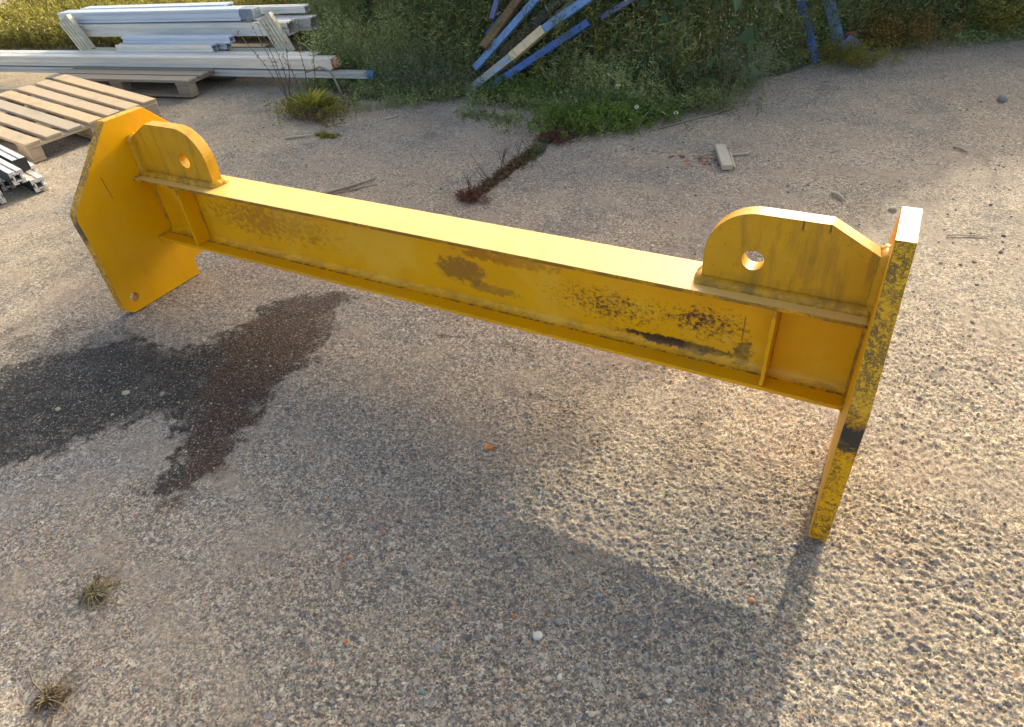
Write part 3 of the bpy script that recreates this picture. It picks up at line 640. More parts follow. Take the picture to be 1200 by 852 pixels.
# ------------------------------------------------------------------ vegetation
def leafmat(name, dark, light, trans=.35, hot=None):
    m = Mat(name, rough=.6, spec=.3); t = m.attr('tint')
    c = m.mix(t, dark, light)
    if hot: c = m.mix(m.ramp(t, .93, .96), c, hot)
    m.color(c)
    tr_ = m.N.new('ShaderNodeBsdfTranslucent'); m.L.new(c, tr_.inputs[0])
    mx = m.N.new('ShaderNodeMixShader'); mx.inputs[0].default_value = trans
    out = [n for n in m.N if n.type == 'OUTPUT_MATERIAL'][0]
    m.L.new(m.b.outputs[0], mx.inputs[1]); m.L.new(tr_.outputs[0], mx.inputs[2]); m.L.new(mx.outputs[0], out.inputs[0])
    return m.m
L_thick = leafmat('weed_leaves', (.04, .075, .022), (.55, .62, .28), .42, (.60, .56, .30))
L_yel = leafmat('yellow_green_leaves', (.16, .17, .04), (.42, .36, .08), .5, (.50, .36, .10))
L_dry = leafmat('dry_brown_stalks', (.10, .065, .035), (.24, .17, .09), .1)
L_green = leafmat('fresh_green_leaves', (.05, .11, .02), (.26, .38, .08), .4)
L_vine = leafmat('vine_leaves', (.035, .075, .035), (.08, .15, .065), .3)
L_pink = leafmat('reddish_leaves', (.13, .065, .05), (.26, .13, .10), .25)
L_gold = leafmat('golden_dock_leaves', (.20, .26, .03), (.60, .48, .05), .5)
L_white = leafmat('white_petals', (.7, .7, .66), (.8, .8, .76), .2); L_orange = leafmat('orange_leaf', (.50, .19, .06), (.62, .27, .09), .3)
def unit(v): return v / (np.linalg.norm(v, axis=-1, keepdims=True) + 1e-9)
def leaves(P, Dr, ln, wd, up=None):
    """rhombus leaves (4 verts, 1 quad bent in the middle)"""
    n = len(P); Dr = unit(Dr); R = unit(np.cross(Dr, rng.normal(size=(n, 3)))); U = np.cross(R, Dr)
    ln = np.broadcast_to(ln, n)[:, None]; wd = np.broadcast_to(wd, n)[:, None]
    mid = P + Dr * ln * .45 + U * ln * .06
    V = np.stack([P, mid + R * wd / 2, P + Dr * ln - np.array([0, 0, 1]) * ln * .08, mid - R * wd / 2], 1).reshape(-1, 3)
    return V, np.arange(4 * n).reshape(n, 4)
def stems(B, T, r):
    """thin three sided stems bowed slightly, as quads"""
    n = len(B); mid = (B + T) / 2 + rng.normal(size=(n, 3)) * .03 * np.linalg.norm(T - B, axis=1, keepdims=True)
    rows = []
    for q, s in ((B, 1.), (mid, .8), (T, .35)):
        for k in range(3):
            a = 2 * PI * k / 3; rows.append(q + np.array([math.cos(a), math.sin(a), 0]) * r * s)
    V = np.stack(rows, 1).reshape(-1, 3); o = np.arange(n)[:, None] * 9; F = []
    for l in (0, 3):
        for k in range(3): F.append(np.concatenate([o + l + k, o + l + (k + 1) % 3, o + l + 3 + (k + 1) % 3, o + l + 3 + k], 1))
    return V, np.concatenate(F)
def merge(parts):
    V = []; F = []; T = []; n = 0
    for v, f, t in parts:
        V.append(v); F.append(f + n); T.append(np.broadcast_to(t, len(f))); n += len(v)
    return np.concatenate(V), np.concatenate(F), np.concatenate(T)
def plants(name, base, h, lean, nleaf, ll, lw, mat, tlo=0, thi=1, spread=.35, stem_r=.0025, parent=None, start=.1, clump=None, droop=0):
    n = len(base); dirv = np.concatenate([rng.normal(size=(n, 2)) * lean, np.ones((n, 1))], 1)
    T = base + unit(dirv) * h[:, None]
    sv, sf = stems(base, T, stem_r)
    k = rng.poisson(nleaf * np.clip(h / h.mean(), .3, 2)); ix = np.repeat(np.arange(n), k); m = len(ix)
    f = start + (1 - start) * rng.random(m) ** .8
    P = base[ix] + (T - base)[ix] * f[:, None]
    az = rng.uniform(0, 2 * PI, m); el = rng.normal(.35 - droop, .5, m)
    Dr = np.stack([np.cos(az) * np.cos(el), np.sin(az) * np.cos(el), np.sin(el)], 1)
    rad = spread * (1.15 - f) * rng.random(m) * h[ix] * .5
    P = P + Dr * rad[:, None]
    lv, lf = leaves(P, Dr, rng.uniform(ll[0], ll[1], m), rng.uniform(lw[0], lw[1], m))
    pt = rng.uniform(tlo, thi, n)[ix] * .4 + tlo + (thi - tlo) * rng.random(m) ** 1.8 * .6 - tlo * .4
    if clump is not None: pt = pt * .6 + .4 * (tlo + (thi - tlo) * (.5 + .5 * vnoise(P[:, 0] + P[:, 2] * .7, P[:, 2] * 1.3 + P[:, 1], clump, 31)))
    V, F, Tt = merge([(sv, sf, tlo + .3 * (thi - tlo)), (lv, lf, pt)])
    return fast_mesh(name, V, F, mat, parent, {'tint': ('FACE', Tt)})
def G3(x, y): return np.stack([x, y, np.zeros_like(x) - .005], 1)
# the dense thicket
tx = [(-4.6, 5.9), (-3.6, 4.9), (-2.35, 3.75), (-1.8, 3.28), (-1.0, 3.02), (-.4, 3.0), (.3, 3.12), (.8, 3.05), (1.35, 3.15), (1.7, 3.75), (2.05, 4.35), (2.5, 4.95), (3.0, 5.45), (3.8, 5.65), (6.5, 5.8)]
tfx = np.array([a for a, b in tx]); tfy = np.array([b for a, b in tx])
N = 6400
x = rng.uniform(-4.4, 6.2, N); d = rng.random(N) ** 1.5 * 2.0; y = np.interp(x, tfx, tfy) + d + .12 * fbm(x, d, 2.5, 3, 41)
y = y + .28 * fbm(x, x * 0, 1.7, 3, 48)
H = np.minimum(.26 + .22 * fbm(x, y, 1.9, 2, 49) + d * 1.5, (y - np.interp(x, [-4.4, -2.4, -1.3, -.3, .3, 2.0, 2.25, 2.6, 3.2, 4.2], [3.2, 1.7, .3, -.5, -1.35, -1.35, -.4, .6, 2.4, 3.2])) * .345 + .16 * fbm(x, y * .5, 1.4, 3, 42) + .08 * fbm(x, y, 5, 2, 43))
H = np.maximum(H, .15) * rng.uniform(.82, 1.02, N)
th = plants('weed_thicket', G3(x, y), H, .16, 46, (.028, .075), (.006, .014), L_thick, 0, 1, .55, .0026, start=.03, clump=2.2)
meta(th, 'dense dark green thicket of weeds along the back of the yard', 'weeds', kind='stuff')
N = 2600; x = rng.uniform(-3.0, 6.2, N); d = rng.uniform(.55, 2.2, N); y = np.interp(x, tfx, tfy) + d
H = (y - np.interp(x, [-3, -1.2, -.3, .3, 2.0, 2.25, 2.6, 3.2, 4.2], [2.2, .9, -.3, -1.2, -1.2, -.3, .7, 2.5, 3.2])) * .345 + .14 * fbm(x, y * .4, 1.3, 3, 44)
bt = plants('tall_weeds', G3(x, y), np.maximum(H, .2) * rng.uniform(.86, 1.0, N), .10, 60, (.05, .10), (.018, .04), L_thick, 0, .8, .30, .004, start=.25, clump=1.6)
meta(bt, 'taller broad leaved weeds rising behind the front of the thicket', 'weeds', kind='stuff')
# straw coloured threads of dry stalks through the thicket front
N = 380; x = rng.uniform(-2.2, 5.5, N); y = np.interp(x, tfx, tfy) + rng.uniform(-.12, .5, N)
dr = plants('dry_stalks', G3(x, y), rng.uniform(.35, .95, N), .38, 9, (.01, .03), (.004, .008), L_yel, .3, .8, .25, .0022, start=.5)
meta(dr, 'thin straw coloured stalks threaded through the front of the thicket', 'dry stalks', kind='stuff')
# grass fringe on the edge of the asphalt
N = 9000; x = rng.uniform(-1.8, 5.0, N); e = rng.normal(.10, .17, N); kp = rng.random(N) < sstep(-.35, .35, fbm(x, e * 1.5, 3.1, 3, 53) + e * 1.2); x, e = x[kp], e[kp]; N = len(x); y = front(x) + .12 * fbm(x, x * 0, 3, 3, 51) + e
hh = np.clip(rng.uniform(.03, .10, N) * (1 + 1.8 * np.clip(e, 0, .5)), .02, .25)
gfr = plants('grass_fringe', G3(x, y), hh, .5, 5, (.02, .05), (.004, .009), L_thick, .25, 1, .8, .0015)
meta(gfr, 'short green grass creeping over the edge of the asphalt below the thicket', 'grass', kind='stuff')
# yellow green low growth top left
N = 4600; x = rng.uniform(-9.5, -3.0, N); y0 = np.interp(x, [-9.5, -8.6, -7, -6, -4.5, -3.4], [5.0, 3.7, 3.0, 3.25, 3.8, 4.2]); y = y0 + rng.random(N) ** 1.2 * 3.2
L_low = leafmat('olive_yellow_leaves', (.09, .085, .025), (.46, .42, .10), .35, (.42, .20, .08))
lowg = plants('low_yellow_weeds', G3(x, y), rng.uniform(.08, .34, N), .35, 24, (.03, .07), (.012, .026), L_low, 0, 1, .6, .0028, clump=2.0)
meta(lowg, 'sunlit yellow green low weeds behind the aluminium profiles', 'weeds', kind='stuff')

# plants of other kinds standing out at the foot of the thicket
def bushy(label, cx, cy, rx, ry, n, h, lean, nl, ll, lw, mat, tl, sr=.002):
    r_ = empty('bushy_weed', (cx, cy, 0), label, 'weed', group='bushy weeds along the foot of the thicket'); q = rng.normal(size=(n, 2)) * [rx, ry]
    o = plants('foliage', G3(q[:, 0], q[:, 1]), rng.uniform(h * .45, h, n), lean, nl, ll, lw, mat, tl[0], tl[1], .6, sr, clump=6); o.parent = r_; o['kind'] = 'stuff'
L_sage = leafmat('sage_grey_leaves', (.13, .17, .10), (.36, .40, .27), .35); L_rust = leafmat('rusty_leaves', (.16, .08, .03), (.34, .24, .06), .35)
bushy('pale sage green bushy weed right of the broad leaved climber', 1.78, 3.62, .12, .08, 60, .45, .35, 34, (.012, .03), (.006, .011), L_sage, (0, 1))
bushy('feathery green weed between the painted bars and the climber', .95, 3.02, .18, .07, 110, .38, .3, 34, (.015, .035), (.005, .009), L_thick, (.3, 1))
bushy('sprawling yellow green weed at the foot of the blue trestle', 2.42, 4.42, .16, .10, 80, .22, .7, 26, (.015, .04), (.006, .012), L_yel, (.1, .8))
bushy('rusty brown low bush to the right of the blue trestle', 2.62, 4.95, .20, .12, 110, .36, .5, 26, (.015, .04), (.006, .014), L_rust, (0, 1))
bushy('yellowish weed standing out at the far right of the thicket', 3.42, 5.42, .09, .06, 40, .40, .4, 26, (.02, .05), (.007, .014), L_yel, (.2, 1))
bushy('bright green leafy weed low in front of the painted bars', .28, 2.93, .20, .06, 80, .20, .5, 24, (.015, .035), (.008, .014), L_green, (0, .8))
bushy('grey green feathery weed left of the painted bars', -.62, 2.88, .24, .07, 130, .42, .3, 36, (.012, .035), (.004, .008), L_sage, (0, .6))
bushy('tall dark feathery weed just past the blue end cap', -.95, 3.0, .2, .08, 120, .60, .22, 36, (.015, .04), (.005, .009), L_thick, (.2, .9))
bushy('dense leafy weed growing through the right end of the profile stack', -1.62, 3.12, .14, .12, 110, .55, .25, 34, (.02, .045), (.006, .012), L_thick, (.2, 1))
bushy('wide olive weed under the left end of the climber', 1.15, 2.98, .16, .06, 90, .22, .45, 26, (.015, .035), (.006, .012), L_thick, (.3, 1))
bushy('dark creeping weed at the foot of the climber by the asphalt', 1.62, 3.12, .16, .10, 110, .20, .6, 24, (.015, .035), (.006, .012), L_thick, (0, .7))

# large leaf geometry
def big_leaf(shape, L_, W_, bend=.25, n=7):
    prof = {'oval': lambda t: math.sin(PI * min(1, t ** .8)) , 'heart': lambda t: (t / .16) ** .5 if t < .16 else (1 - (t - .16) / .84) ** .85, 'lance': lambda t: math.sin(PI * t ** .75) * .9}[shape]
    V = []; F = []
    for i in range(n + 1):
        t = i / n; w = max(.001, W_ / 2 * prof(t)); z = -bend * L_ * t * t; yb = t * L_ - (.07 * L_ if shape == 'heart' and 0 < i < 3 else 0)
        V += [(-w, yb, z + w * .25), (0, t * L_, z), (w, yb, z + w * .25)]
    for i in range(n):
        a = i * 3; F += [(a, a + 1, a + 4, a + 3), (a + 1, a + 2, a + 5, a + 4)]
    return V, F
def leaf_mesh(name, shape, L_, W_, bend, mat, tv):
    V, F = big_leaf(shape, L_, W_, bend); me = bpy.data.meshes.new(name); me.from_pydata(V, [], F); me.shade_smooth(); me.materials.append(mat)
    a = me.attributes.new('tint', 'FLOAT', 'FACE'); a.data.foreach_set('value', [tv] * len(F)); return me
def place_leaf(me, root, loc, yaw, pitch, sc, name='leaf', roll=0):
    o = bpy.data.objects.new(name, me); col.objects.link(o); o.parent = root; o.location = loc; o.rotation_euler = (pitch, roll, yaw); o.scale = (sc,) * 3; return o
# broad leaved climber in the thicket
vine = empty('climbing_plant', (1.42, 3.15, 0), 'broad leaved green climber spreading over the thicket right of the painted bars', 'climbing plant')
vm = [leaf_mesh('leaf', 'heart', .12, .11, .25, L_vine, q) for q in (.1, .5, .9)]
sv = []
for k in range(7):
    xx = -.35 + k * .12; pts = [(xx, .1, 0), (xx + random.uniform(-.05, .05), -.02, .2), (xx + random.uniform(-.1, .1), .06, .42), (xx + random.uniform(-.15, .15), .22, .75)]
    sv.append(tube(pts, [.004, .0035, .003, .002], 5))
v, f = join(sv); o = mesh_obj('stem', v, f, L_dry, vine)
for k in range(95):
    z = random.uniform(.12, .95); xx = random.gauss(0, .25) + .05; yy = -.12 + z * .45 + random.uniform(-.05, .1) + .45 * max(0, xx - .15)
    place_leaf(random.choice(vm), vine, (xx, yy, z), PI + random.uniform(-1.9, 1.9), random.uniform(-.9, .5) - .2, random.choice((.35, .45, .55, .65, .8, 1.1)), roll=random.uniform(-.9, .9))
# dock / golden leaved plant in front of the profiles
dock = empty('dock_plant', (-1.16, 2.26, 0), 'low dock plant with golden yellow leaves in front of the aluminium profiles', 'plant')
gm = [leaf_mesh('leaf', 'lance', .19, .050, .3, L_gold, q) for q in (.25, .6, 1.)]
for k in range(13):
    a = -1.5 + 3.0 * k / 12 + random.uniform(-.15, .15)
    place_leaf(gm[2] if k in (5, 6, 7, 8) else gm[0], dock, (random.uniform(-.02, .02), -.09, .03), a, random.uniform(.7, 1.2), random.uniform(1.0, 1.3))
for k in range(10):
    a = random.uniform(0, 6.28); place_leaf(gm[0], dock, (random.uniform(.02, .14), random.uniform(-.04, .1), .01), a, random.uniform(.5, 1.0), random.uniform(.5, .9))
N = 170; q = rng.normal(size=(N, 2)) * [.16, .10]
dk = plants('low_shoot', G3(q[:, 0] - .05, q[:, 1] - .03), rng.uniform(.05, .16, N), .4, 16, (.015, .035), (.006, .012), L_yel, 0, .7, .7, .0018); dk.parent = dock; dk['kind'] = 'stuff'
N = 60; q = rng.normal(size=(N, 2)) * [.12, .05]
dk = plants('dead_shoot', G3(q[:, 0] + .12, q[:, 1] - .17), rng.uniform(.03, .09, N), .6, 16, (.012, .03), (.005, .01), L_dry, 0, 1, .8, .0016); dk.parent = dock; dk['kind'] = 'stuff'
# flowering clump on the asphalt edge
cl = empty('daisy_clump', (1.08, 2.62, 0), 'bright green clump with small white daisies creeping onto the asphalt', 'flowering plant')
N = 620; q = rng.normal(size=(N, 2)) * [.20, .12]; q[:, 1] += q[:, 0] * .35
fo = plants('foliage', G3(q[:, 0], q[:, 1]), rng.uniform(.04, .15, N), .45, 20, (.012, .032), (.007, .014), L_green, 0, 1, .8, .0016, clump=7); fo.parent = cl; fo['kind'] = 'stuff'
def daisy_mesh():
    V = []; F = []
    for k in range(9):
        a = 2 * PI * k / 9; c, s = math.cos(a), math.sin(a); n = len(V)
        V += [(.004 * c, .004 * s, 0), (.013 * c - .0038 * s, .013 * s + .0038 * c, .002), (.019 * c, .019 * s, 0), (.013 * c + .0038 * s, .013 * s - .0038 * c, .002)]; F.append((n, n + 1, n + 2, n + 3))
    me = bpy.data.meshes.new('flower'); me.from_pydata(V, [], F); me.materials.append(L_white); a = me.attributes.new('tint', 'FLOAT', 'FACE'); a.data.foreach_set('value', [.6] * len(F)); return me
dm = daisy_mesh()
for (fx, fy, fz) in ((.34, -.02, .10), (.28, -.16, .10), (.43, .05, .09), (.17, .16, .17), (-.05, .28, .24), (.2, .42, .3), (.08, .45, .36), (.26, .0, .13), (.12, -.2, .08), (.5, .1, .08), (.05, .2, .2), (-.12, .75, .62), (-.2, .8, .66), (-.15, .72, .7)):
    place_leaf(dm, cl, (fx, fy, fz), random.uniform(0, 6), random.uniform(.3, .9), random.uniform(.6, .95), 'flower')
fs = [tube([(fx, fy + .01, 0), (fx + .01, fy, fz)], .0015, 4) for (fx, fy, fz) in ((.34, -.02, .09), (.28, -.16, .09), (.43, .05, .08), (.17, .16, .16), (-.05, .28, .23), (.2, .42, .29), (.08, .45, .35))]
mesh_obj('stem', *join(fs), L_green, cl)
# weeds in the crack running to the beam
def crack_weed(name, label, cx, cy, n, sx, sy, h, mat, tl=(0, 1), stalk=0, nl=14, cat='weed'):
    r_ = empty(name, (cx, cy, 0), label, cat)
    q = rng.normal(size=(n, 2)) * [sx, sy]
    o = plants('foliage', G3(q[:, 0], q[:, 1]), rng.uniform(h * .4, h, n), .7, nl, (.010, .026), (.004, .009), mat, tl[0], tl[1], .8, .0014); o.parent = r_; o['kind'] = 'stuff'
    for k in range(stalk):
        a = random.uniform(-.7, .7); hh_ = random.uniform(.07, .19); v, f = tube([(random.uniform(-sx, sx), random.uniform(-sy, sy), 0), (a * .05, 0, hh_ * .6), (a * .13, random.uniform(-.02, .02), hh_)], [.0025, .002, .0016], 5); mesh_obj('stalk', v, f, L_dry, r_)
    return r_
crack_weed('crack_weed', 'reddish weed with bare stalks in the asphalt crack nearest the beam', .86, 1.26, 60, .045, .03, .05, L_pink, (0, .8), 8)
crack_weed('crack_weed', 'mossy olive weed in the middle of the asphalt crack', .86, 1.62, 70, .02, .10, .04, L_dry, (0, 1), 5)
crack_weed('crack_weed', 'olive brown weed in the asphalt crack just below the daisy clump', .90, 1.97, 90, .025, .09, .045, L_thick, (0, .4), 3)
crack_weed('crack_weed', 'red tinged weed where the crack meets the daisy clump', .92, 2.26, 120, .06, .06, .08, L_pink, (0, .5), 5)
crack_weed('crack_weed', 'thin brown growth along the crack between the olive and reddish weeds', .87, 1.42, 90, .018, .09, .035, L_dry, (0, .8), 2)
crack_weed('crack_weed', 'thin brown growth along the upper half of the asphalt crack', .88, 1.80, 110, .02, .12, .035, L_dry, (0, .8), 3)
crack_weed('weed_tuft', 'thin green weed lying flat on the asphalt edge left of the crack', .25, 2.5, 70, .16, .05, .04, L_thick, (.1, .6), 0)
crack_weed('weed_tuft', 'small yellowish moss tuft on the asphalt before the dock plant', -.72, 1.83, 60, .05, .02, .02, L_yel, (.2, .8), 0)
def flat_weed(label, cx, cy, mat, n, r0):
    r_ = empty('flattened_weed', (cx, cy, 0), label, 'weed'); parts = []
    for k in range(n):
        a = random.uniform(0, 2 * PI); rr = r0 * random.uniform(.35, 1); z = zat(cx, cy)
        parts.append(tube([(0, 0, z + .006), (rr * .5 * math.cos(a), rr * .5 * math.sin(a), z + random.uniform(.008, .02)), (rr * math.cos(a + .2), rr * math.sin(a + .2), z + random.uniform(.004, .012))], [.0022, .0018, .0008], 4))
    mesh_obj('shoots', *join(parts), mat, r_)
    o = plants('foliage', G3(rng.normal(size=30) * .02, rng.normal(size=30) * .016), rng.uniform(.02, .055, 30), 2.6, 8, (.008, .02), (.002, .005), L_dry, .4, 1, .5, .0012); o.parent = r_; o['kind'] = 'stuff'
    for a, ln in ((PI * .97, .13), (.12, .11), (1.7, .1)):
        v, f = tube([(0, 0, .008), (ln * .5 * math.cos(a), ln * .5 * math.sin(a), .012), (ln * math.cos(a - .1), ln * math.sin(a - .1), .006)], [.0024, .002, .001], 5); mesh_obj('runner', v, f, mat, r_)
M_dw = plain('dried_weed', (.30, .25, .14), .9, 0, .4, 90); M_dw2 = plain('dark_dried_weed', (.20, .15, .09), .9, 0, .4, 90)
flat_weed('dried olive weed pressed flat on the asphalt at the lower left', 1.21, -1.385, M_dw, 60, .055)
flat_weed('dark withered weed flat on the ground in the bottom left corner', 1.375, -1.635, M_dw2, 40, .05)
# tall seed stalks in front of the profiles
def stalks(label, pts, tipm, name='seed_stalk'):
    r_ = empty(name, pts[0][0], label, 'tall weed'); b = Vector(pts[0][0])
    for P in pts:
        q = [Vector(p) - b for p in P]; m = q[0].lerp(q[-1], .5) + Vector((.03, 0, .02)); v, f = tube([q[0], m, q[-1]], [.0035, .003, .0015], 5); mesh_obj('stalk', v, f, L_dry, r_)
        n = 26; ff_ = rng.uniform(.35, 1, n); P0 = np.array([tuple(q[0].lerp(q[-1], t_) + Vector((.03, 0, .02)) * (1 - abs(2 * t_ - 1))) for t_ in ff_]); dirs = rng.normal(size=(n, 3)) + [0, 0, .8]
        lv, lf = leaves(P0, dirs, rng.uniform(.012, .045, n), rng.uniform(.004, .009, n)); fast_mesh('seed_head', lv, lf, tipm, r_, {'tint': ('FACE', rng.random(n))})['kind'] = 'stuff'
stalks('reddish seed stalks rising in front of the right cream post', [[(-1.5, 2.28, 0), (-1.75, 2.4, .62)], [(-1.48, 2.27, 0), (-1.9, 2.45, .62)], [(-1.46, 2.28, 0), (-1.6, 2.35, .6)], [(-1.5, 2.3, 0), (-2.0, 2.4, .52)], [(-1.44, 2.2, 0), (-1.38, 2.3, .5)]], L_pink)
stalks('pale straw stalks rising beside the curved grey stick', [[(-1.3, 2.3, 0), (-1.35, 2.38, .55)], [(-1.3, 2.33, 0), (-1.22, 2.4, .42)], [(-1.34, 2.28, 0), (-1.45, 2.3, .40)]], L_yel)
stalks('tall pale grass stalks in front of the dark thicket near the tube ends', [[(-1.25, 3.1, 0), (-1.5, 3.2, .85)], [(-1.2, 3.1, 0), (-1.1, 3.2, .95)], [(-.95, 3.0, 0), (-.93, 3.05, 1.0)], [(-1.1, 3.0, 0), (-1.45, 3.1, .8)], [(-1.3, 3.05, 0), (-1.75, 3.2, .7)]], L_yel)
v, f = tube([(0, 0, 0), (.18, -.02, .055), (.33, -.06, .04), (.40, -.09, -.06), (.44, -.10, -.16)], [.007, .009, .010, .009, .007], 7)
st = mesh_obj('curved_stick', v, f, W_old, None, smooth=True); st.location = (-1.53, 2.58, .19); meta(st, 'curved grey stick arching before the end of the thin tube', 'stick')

# ------------------------------------------------------------------ small things lying on the ground
ch = empty('wood_chip', (2.05, 2.2, 0), 'silvered split piece of wood lying on the asphalt behind the beam', 'wood')
for (xa, ya, xb, yb, w, t) in ((-.085, .19, .04, -.12, .062, .03), (-.01, .13, .075, -.09, .012, .014), (.0, .10, .10, .15, .012, .010), (.08, .14, .11, .2, .010, .010)):
    bar(ch, (xa, ya, t / 2 + .002), (xb, yb, t / 2 + .002), w, t, W_chip, 'splinter', up=(0, 0, 1))
def stick(label, a, b, r_=.004, mat=None, bow=.01):
    a = Vector((*a, 0)); b = Vector((*b, 0)); m = (a + b) / 2 + Vector((bow, bow, 0)); z = max(zat(a.x, a.y), zat(b.x, b.y)) + r_ + .001
    q1 = a.lerp(m, .5); v, f = tube([Vector((0, 0, 0)), q1 - a + Vector((0, 0, .002)), m - a, b - a], [r_, r_ * .9, r_ * .85, r_ * .5], 6)
    o = mesh_obj('stick', v, f, mat or W_chip, None, smooth=True); o.location = (a.x, a.y, z); meta(o, label, 'stick')
stick('bare brown twig lying behind the left part of the beam', (-.02, 1.0), (.14, 1.3), .008, W_old)
stick('second brown twig beside the first behind the beam', (.02, 1.02), (.2, 1.24), .005, W_old, -.01)
stick('thin pale straw lying on the asphalt at the bottom middle', (2.01, -1.07), (2.07, -1.02), .0015)
stick('short pale stick lying behind the right lifting lug', (2.67, 1.95), (2.74, 1.87), .009)
stick('thin pale stick lying right of the right end plate', (3.21, 1.65), (3.38, 1.70), .0035)
stick('pale flat twig on the asphalt in front of the dock plant', (-.98, 1.68), (-.82, 1.80), .010)
stick('whitish stick at the edge of the grass left of the painted bars', (-.50, 2.25), (-.45, 2.36), .007)
stick('small dark twig far right near the top of the yard', (3.2, 2.79), (3.27, 2.73), .005, W_old)
stick('forked pale twig lying beyond the short stick', (2.58, 2.52), (2.64, 2.62), .004)
stick('thin dark root creeping at the foot of the thicket', (1.5, 2.62), (1.95, 3.3), .006, W_old, .04)
def pebble_mesh(k):
    import bmesh
    bm = bmesh.new(); bmesh.ops.create_icosphere(bm, subdivisions=2 if k < 6 else 1, radius=1)
    rr = random.Random(k); sc = (1, rr.uniform(.6, .9), rr.uniform(.4, .6)); pl_ = [(Vector((rr.gauss(0, 1), rr.gauss(0, 1), rr.gauss(0, 1))).normalized(), rr.uniform(.62, .85)) for _ in range(7)]
    for v_ in bm.verts:
        for n_, d_ in pl_:
            e_ = v_.co.dot(n_) - d_
            if e_ > 0: v_.co -= n_ * e_
        v_.co = Vector((v_.co.x * sc[0], v_.co.y * sc[1], v_.co.z * sc[2]))
    me = bpy.data.meshes.new('pebble'); bm.to_mesh(me); bm.free(); return me
def stone_mat(n, c): return plain(n, c, .85, 0, .3, 120)
SM = dict(white=stone_mat('white_stone', (.66, .64, .56)), cream=stone_mat('cream_stone', (.50, .44, .33)), grey=stone_mat('grey_stone', (.30, .29, .28)), dark=stone_mat('dark_stone', (.10, .105, .11)), teal=stone_mat('teal_stone', (.16, .24, .24)), pink=stone_mat('pink_stone', (.52, .36, .30)), blue=stone_mat('blue_grey_stone', (.30, .36, .45)), orange=stone_mat('orange_stone', (.58, .24, .10)))
peb = [(2.396, -.949, .0145, 'white', 'largest white angular pebble at the bottom middle of the yard'), (2.492, -1.02, .010, 'white', 'narrow white pebble right below the largest white one'), (2.467, -1.039, .0095, 'cream', 'cream pebble beside the narrow white pebble'), (2.43, -1.027, .007, 'pink', 'small pink pebble between the white pebbles at the bottom'),
 (2.741, -.961, .0095, 'white', 'white pebble in the beam shadow near the lower right'), (2.594, -1.067, .009, 'cream', 'cream pebble at the bottom edge of the picture'), (2.682, -.975, .010, 'dark', 'dark rounded pebble at the bottom right of the shadow'), (2.426, -.89, .011, 'grey', 'grey flat pebble above the largest white pebble'),
 (2.495, -.777, .009, 'blue', 'pale blue pebble near the shadow edge of the beam'), (2.209, -1.2, .011, 'teal', 'round teal pebble near the bottom edge'), (2.415, -.816, .0085, 'cream', 'cream pebble left of the pale blue pebble'), (2.987, -.556, .011, 'cream', 'pale pebble just below the foot of the right end plate'),
 (2.851, -.616, .010, 'orange', 'tan orange pebble left of the foot shadow'), (2.902, -.777, .007, 'cream', 'small yellowish pebble inside the beam shadow'), (2.992, -.817, .010, 'cream', 'cream flat pebble lit beside the beam shadow'), (3.355, -.426, .012, 'dark', 'dark pebble on the sunlit sand at the right'),
 (3.454, 3.755, .05, 'grey', 'big grey stone far back at the right edge'), (2.97, 1.859, .022, 'cream', 'light pebble between the right lug and the end plate'), (1.988, 1.087, .014, 'white', 'small white pebble just behind the top flange'), (1.613, -1.161, .006, 'teal', 'tiny green pebble low on the left'),
 (.488, -.753, .016, 'cream', 'cream pebble in the middle of the oil stain'), (.638, -.698, .014, 'grey', 'grey pebble right of the cream one in the oil stain'), (.317, -.931, .012, 'cream', 'light pebble at the left of the oil stain'), (.362, -.273, .013, 'pink', 'pinkish pebble right below the left end plate'), (2.094, -1.089, .006, 'grey', 'small grey pebble low in the middle'), (2.478, -.71, .008, 'dark', 'dark pebble at the tip of the sunlit sand')]
pms = [pebble_mesh(k) for k in range(5)]
for i, (x_, y_, r_, c_, lb) in enumerate(peb):
    me = pms[i % 5].copy(); me.materials.clear(); me.materials.append(SM[c_]); o = bpy.data.objects.new('pebble', me); col.objects.link(o)
    o.location = (x_, y_, zat(x_, y_) + r_ * .25); o.scale = (r_,) * 3; o.rotation_euler = (0, 0, random.uniform(0, 6)); meta(o, lb, 'pebble', 'loose pebbles on the asphalt')
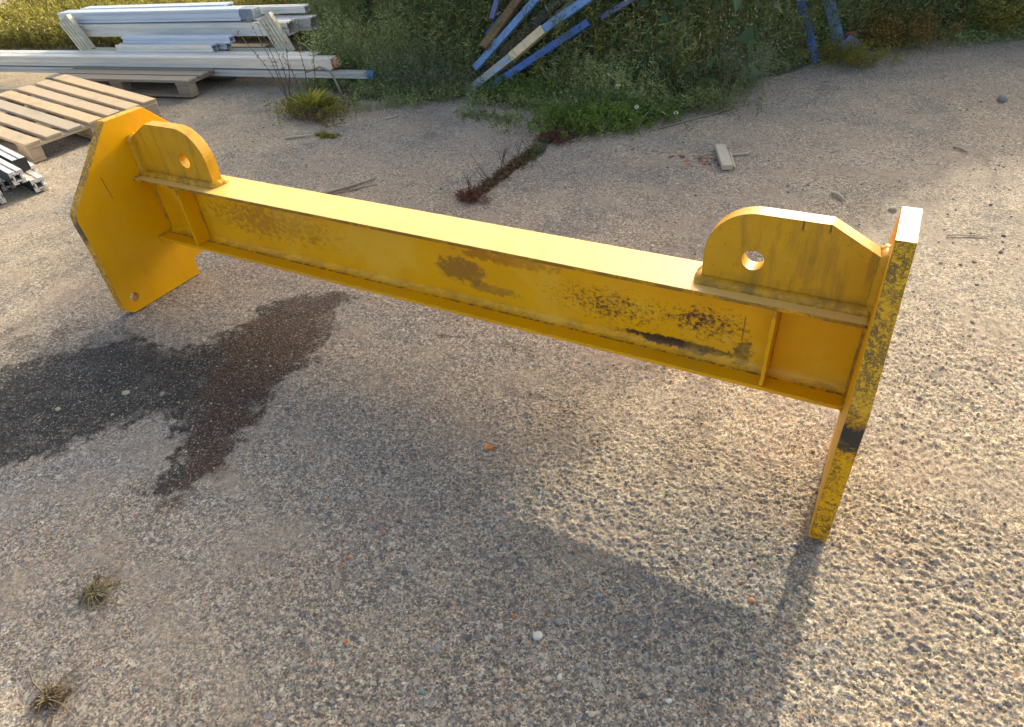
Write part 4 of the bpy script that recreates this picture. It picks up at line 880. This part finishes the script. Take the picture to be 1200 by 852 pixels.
# loose grit too fine to count
gs = Mat('loose_grit', rough=.9, spec=.2); tt = gs.attr('tint')
rn = gs.N.new('ShaderNodeValToRGB'); e_ = rn.color_ramp.elements; rn.color_ramp.interpolation = 'CONSTANT'
e_[0].color = (.28, .25, .21, 1); e_[1].position = .25; e_[1].color = (.40, .34, .26, 1)
for p_, c_ in ((.5, (.18, .18, .185)), (.66, (.12, .125, .13)), (.78, (.34, .30, .25)), (.90, (.56, .52, .45)), (.955, (.36, .20, .15)), (.975, (.16, .22, .21))): q = e_.new(p_); q.color = (*c_, 1)
gs.L.new(tt, rn.inputs[0])
pm = pebble_mesh(9); pv = np.array([v_.co[:] for v_ in pm.vertices]); pf = np.array([p_.vertices[:] for p_ in pm.polygons])
def grit(name, label, n, x0, x1, y0, y1, r0, r1, kp=None):
    x = rng.uniform(x0, x1, n); y = rng.uniform(y0, y1, n)
    keep = rng.random(n) < .35 + .65 * sstep(-.2, .5, fbm(x, y, 1.8, 3, 61)); x, y = x[keep], y[keep]; n = len(x)
    R = r0 + (r1 - r0) * rng.random(n) ** 4; i = np.clip(np.searchsorted(gx, x), 1, NX - 1); j = np.clip(np.searchsorted(gy, y), 1, NY - 1)
    z = GZ[i, j] + R * .12; a = rng.uniform(0, 2 * PI, n); c, s = np.cos(a)[:, None], np.sin(a)[:, None]
    V = np.stack([(pv[:, 0] * c - pv[:, 1] * s) * R[:, None] + x[:, None], (pv[:, 0] * s + pv[:, 1] * c) * R[:, None] + y[:, None], pv[:, 2] * R[:, None] + z[:, None]], -1).reshape(-1, 3)
    Fq = (pf[None] + (np.arange(n) * len(pv))[:, None, None]).reshape(-1, 3)
    o = fast_mesh(name, V, Fq, gs.color(rn.outputs[0]), None, {'tint': ('FACE', np.repeat(rng.random(n), len(pf)))}); return meta(o, label, 'grit', kind='stuff')
grit('loose_grit', 'fine loose grit and tiny stones scattered over the yard', 15000, -.4, 4.0, -1.8, .9, .0022, .0075)
grit('loose_grit', 'coarser grit scattered behind the beam', 5000, -3.5, 4.6, .9, 4.2, .005, .013)
# fallen leaves and crumbs
om = [leaf_mesh('leaf', 'oval', .03, .02, .2, L_orange, q) for q in (.2, .8)]; pk = [leaf_mesh('leaf', 'oval', .035, .022, .25, L_pink, q) for q in (.5, 1.)]
def litter(label, cx, cy, pts, ms, sc, lift=.004):
    r_ = empty('fallen_leaf', (cx, cy, 0), label, 'fallen leaf')
    for (dx, dy) in pts: place_leaf(random.choice(ms), r_, (dx, dy, zat(cx + dx, cy + dy) + lift), random.uniform(0, 6), random.uniform(-.2, .3), sc * random.uniform(.7, 1.2))
litter('curled orange leaf on the asphalt below the middle of the beam', 1.951, -.434, [(0, 0), (.012, .004), (-.01, .006)], om, 1.0)
litter('orange leaf fragment left of the largest white pebble', 2.309, -.925, [(0, 0), (.008, .004)], om, .55)
litter('orange red crumbs on the lower left asphalt', 1.791, -.982, [(0, 0), (.01, .01), (.004, -.02)], om, .45)
litter('orange crumb near the bottom edge', 1.962, -1.187, [(0, 0)], om, .45)
litter('reddish crumbled leaves beside the silvered piece of wood', 1.90, 2.16, [(random.gauss(0, .09), random.gauss(0, .06)) for _ in range(26)], pk + om, 1.0)
litter('pink crumbs on the asphalt left of the crumbled leaves', 1.62, 2.22, [(random.gauss(0, .12), random.gauss(0, .06)) for _ in range(12)], pk, .7)
litter('golden leaf caught in the weeds right of the deep blue bar', .80, 3.28, [(0, 0), (.05, -.03)], gm, .55, .33)
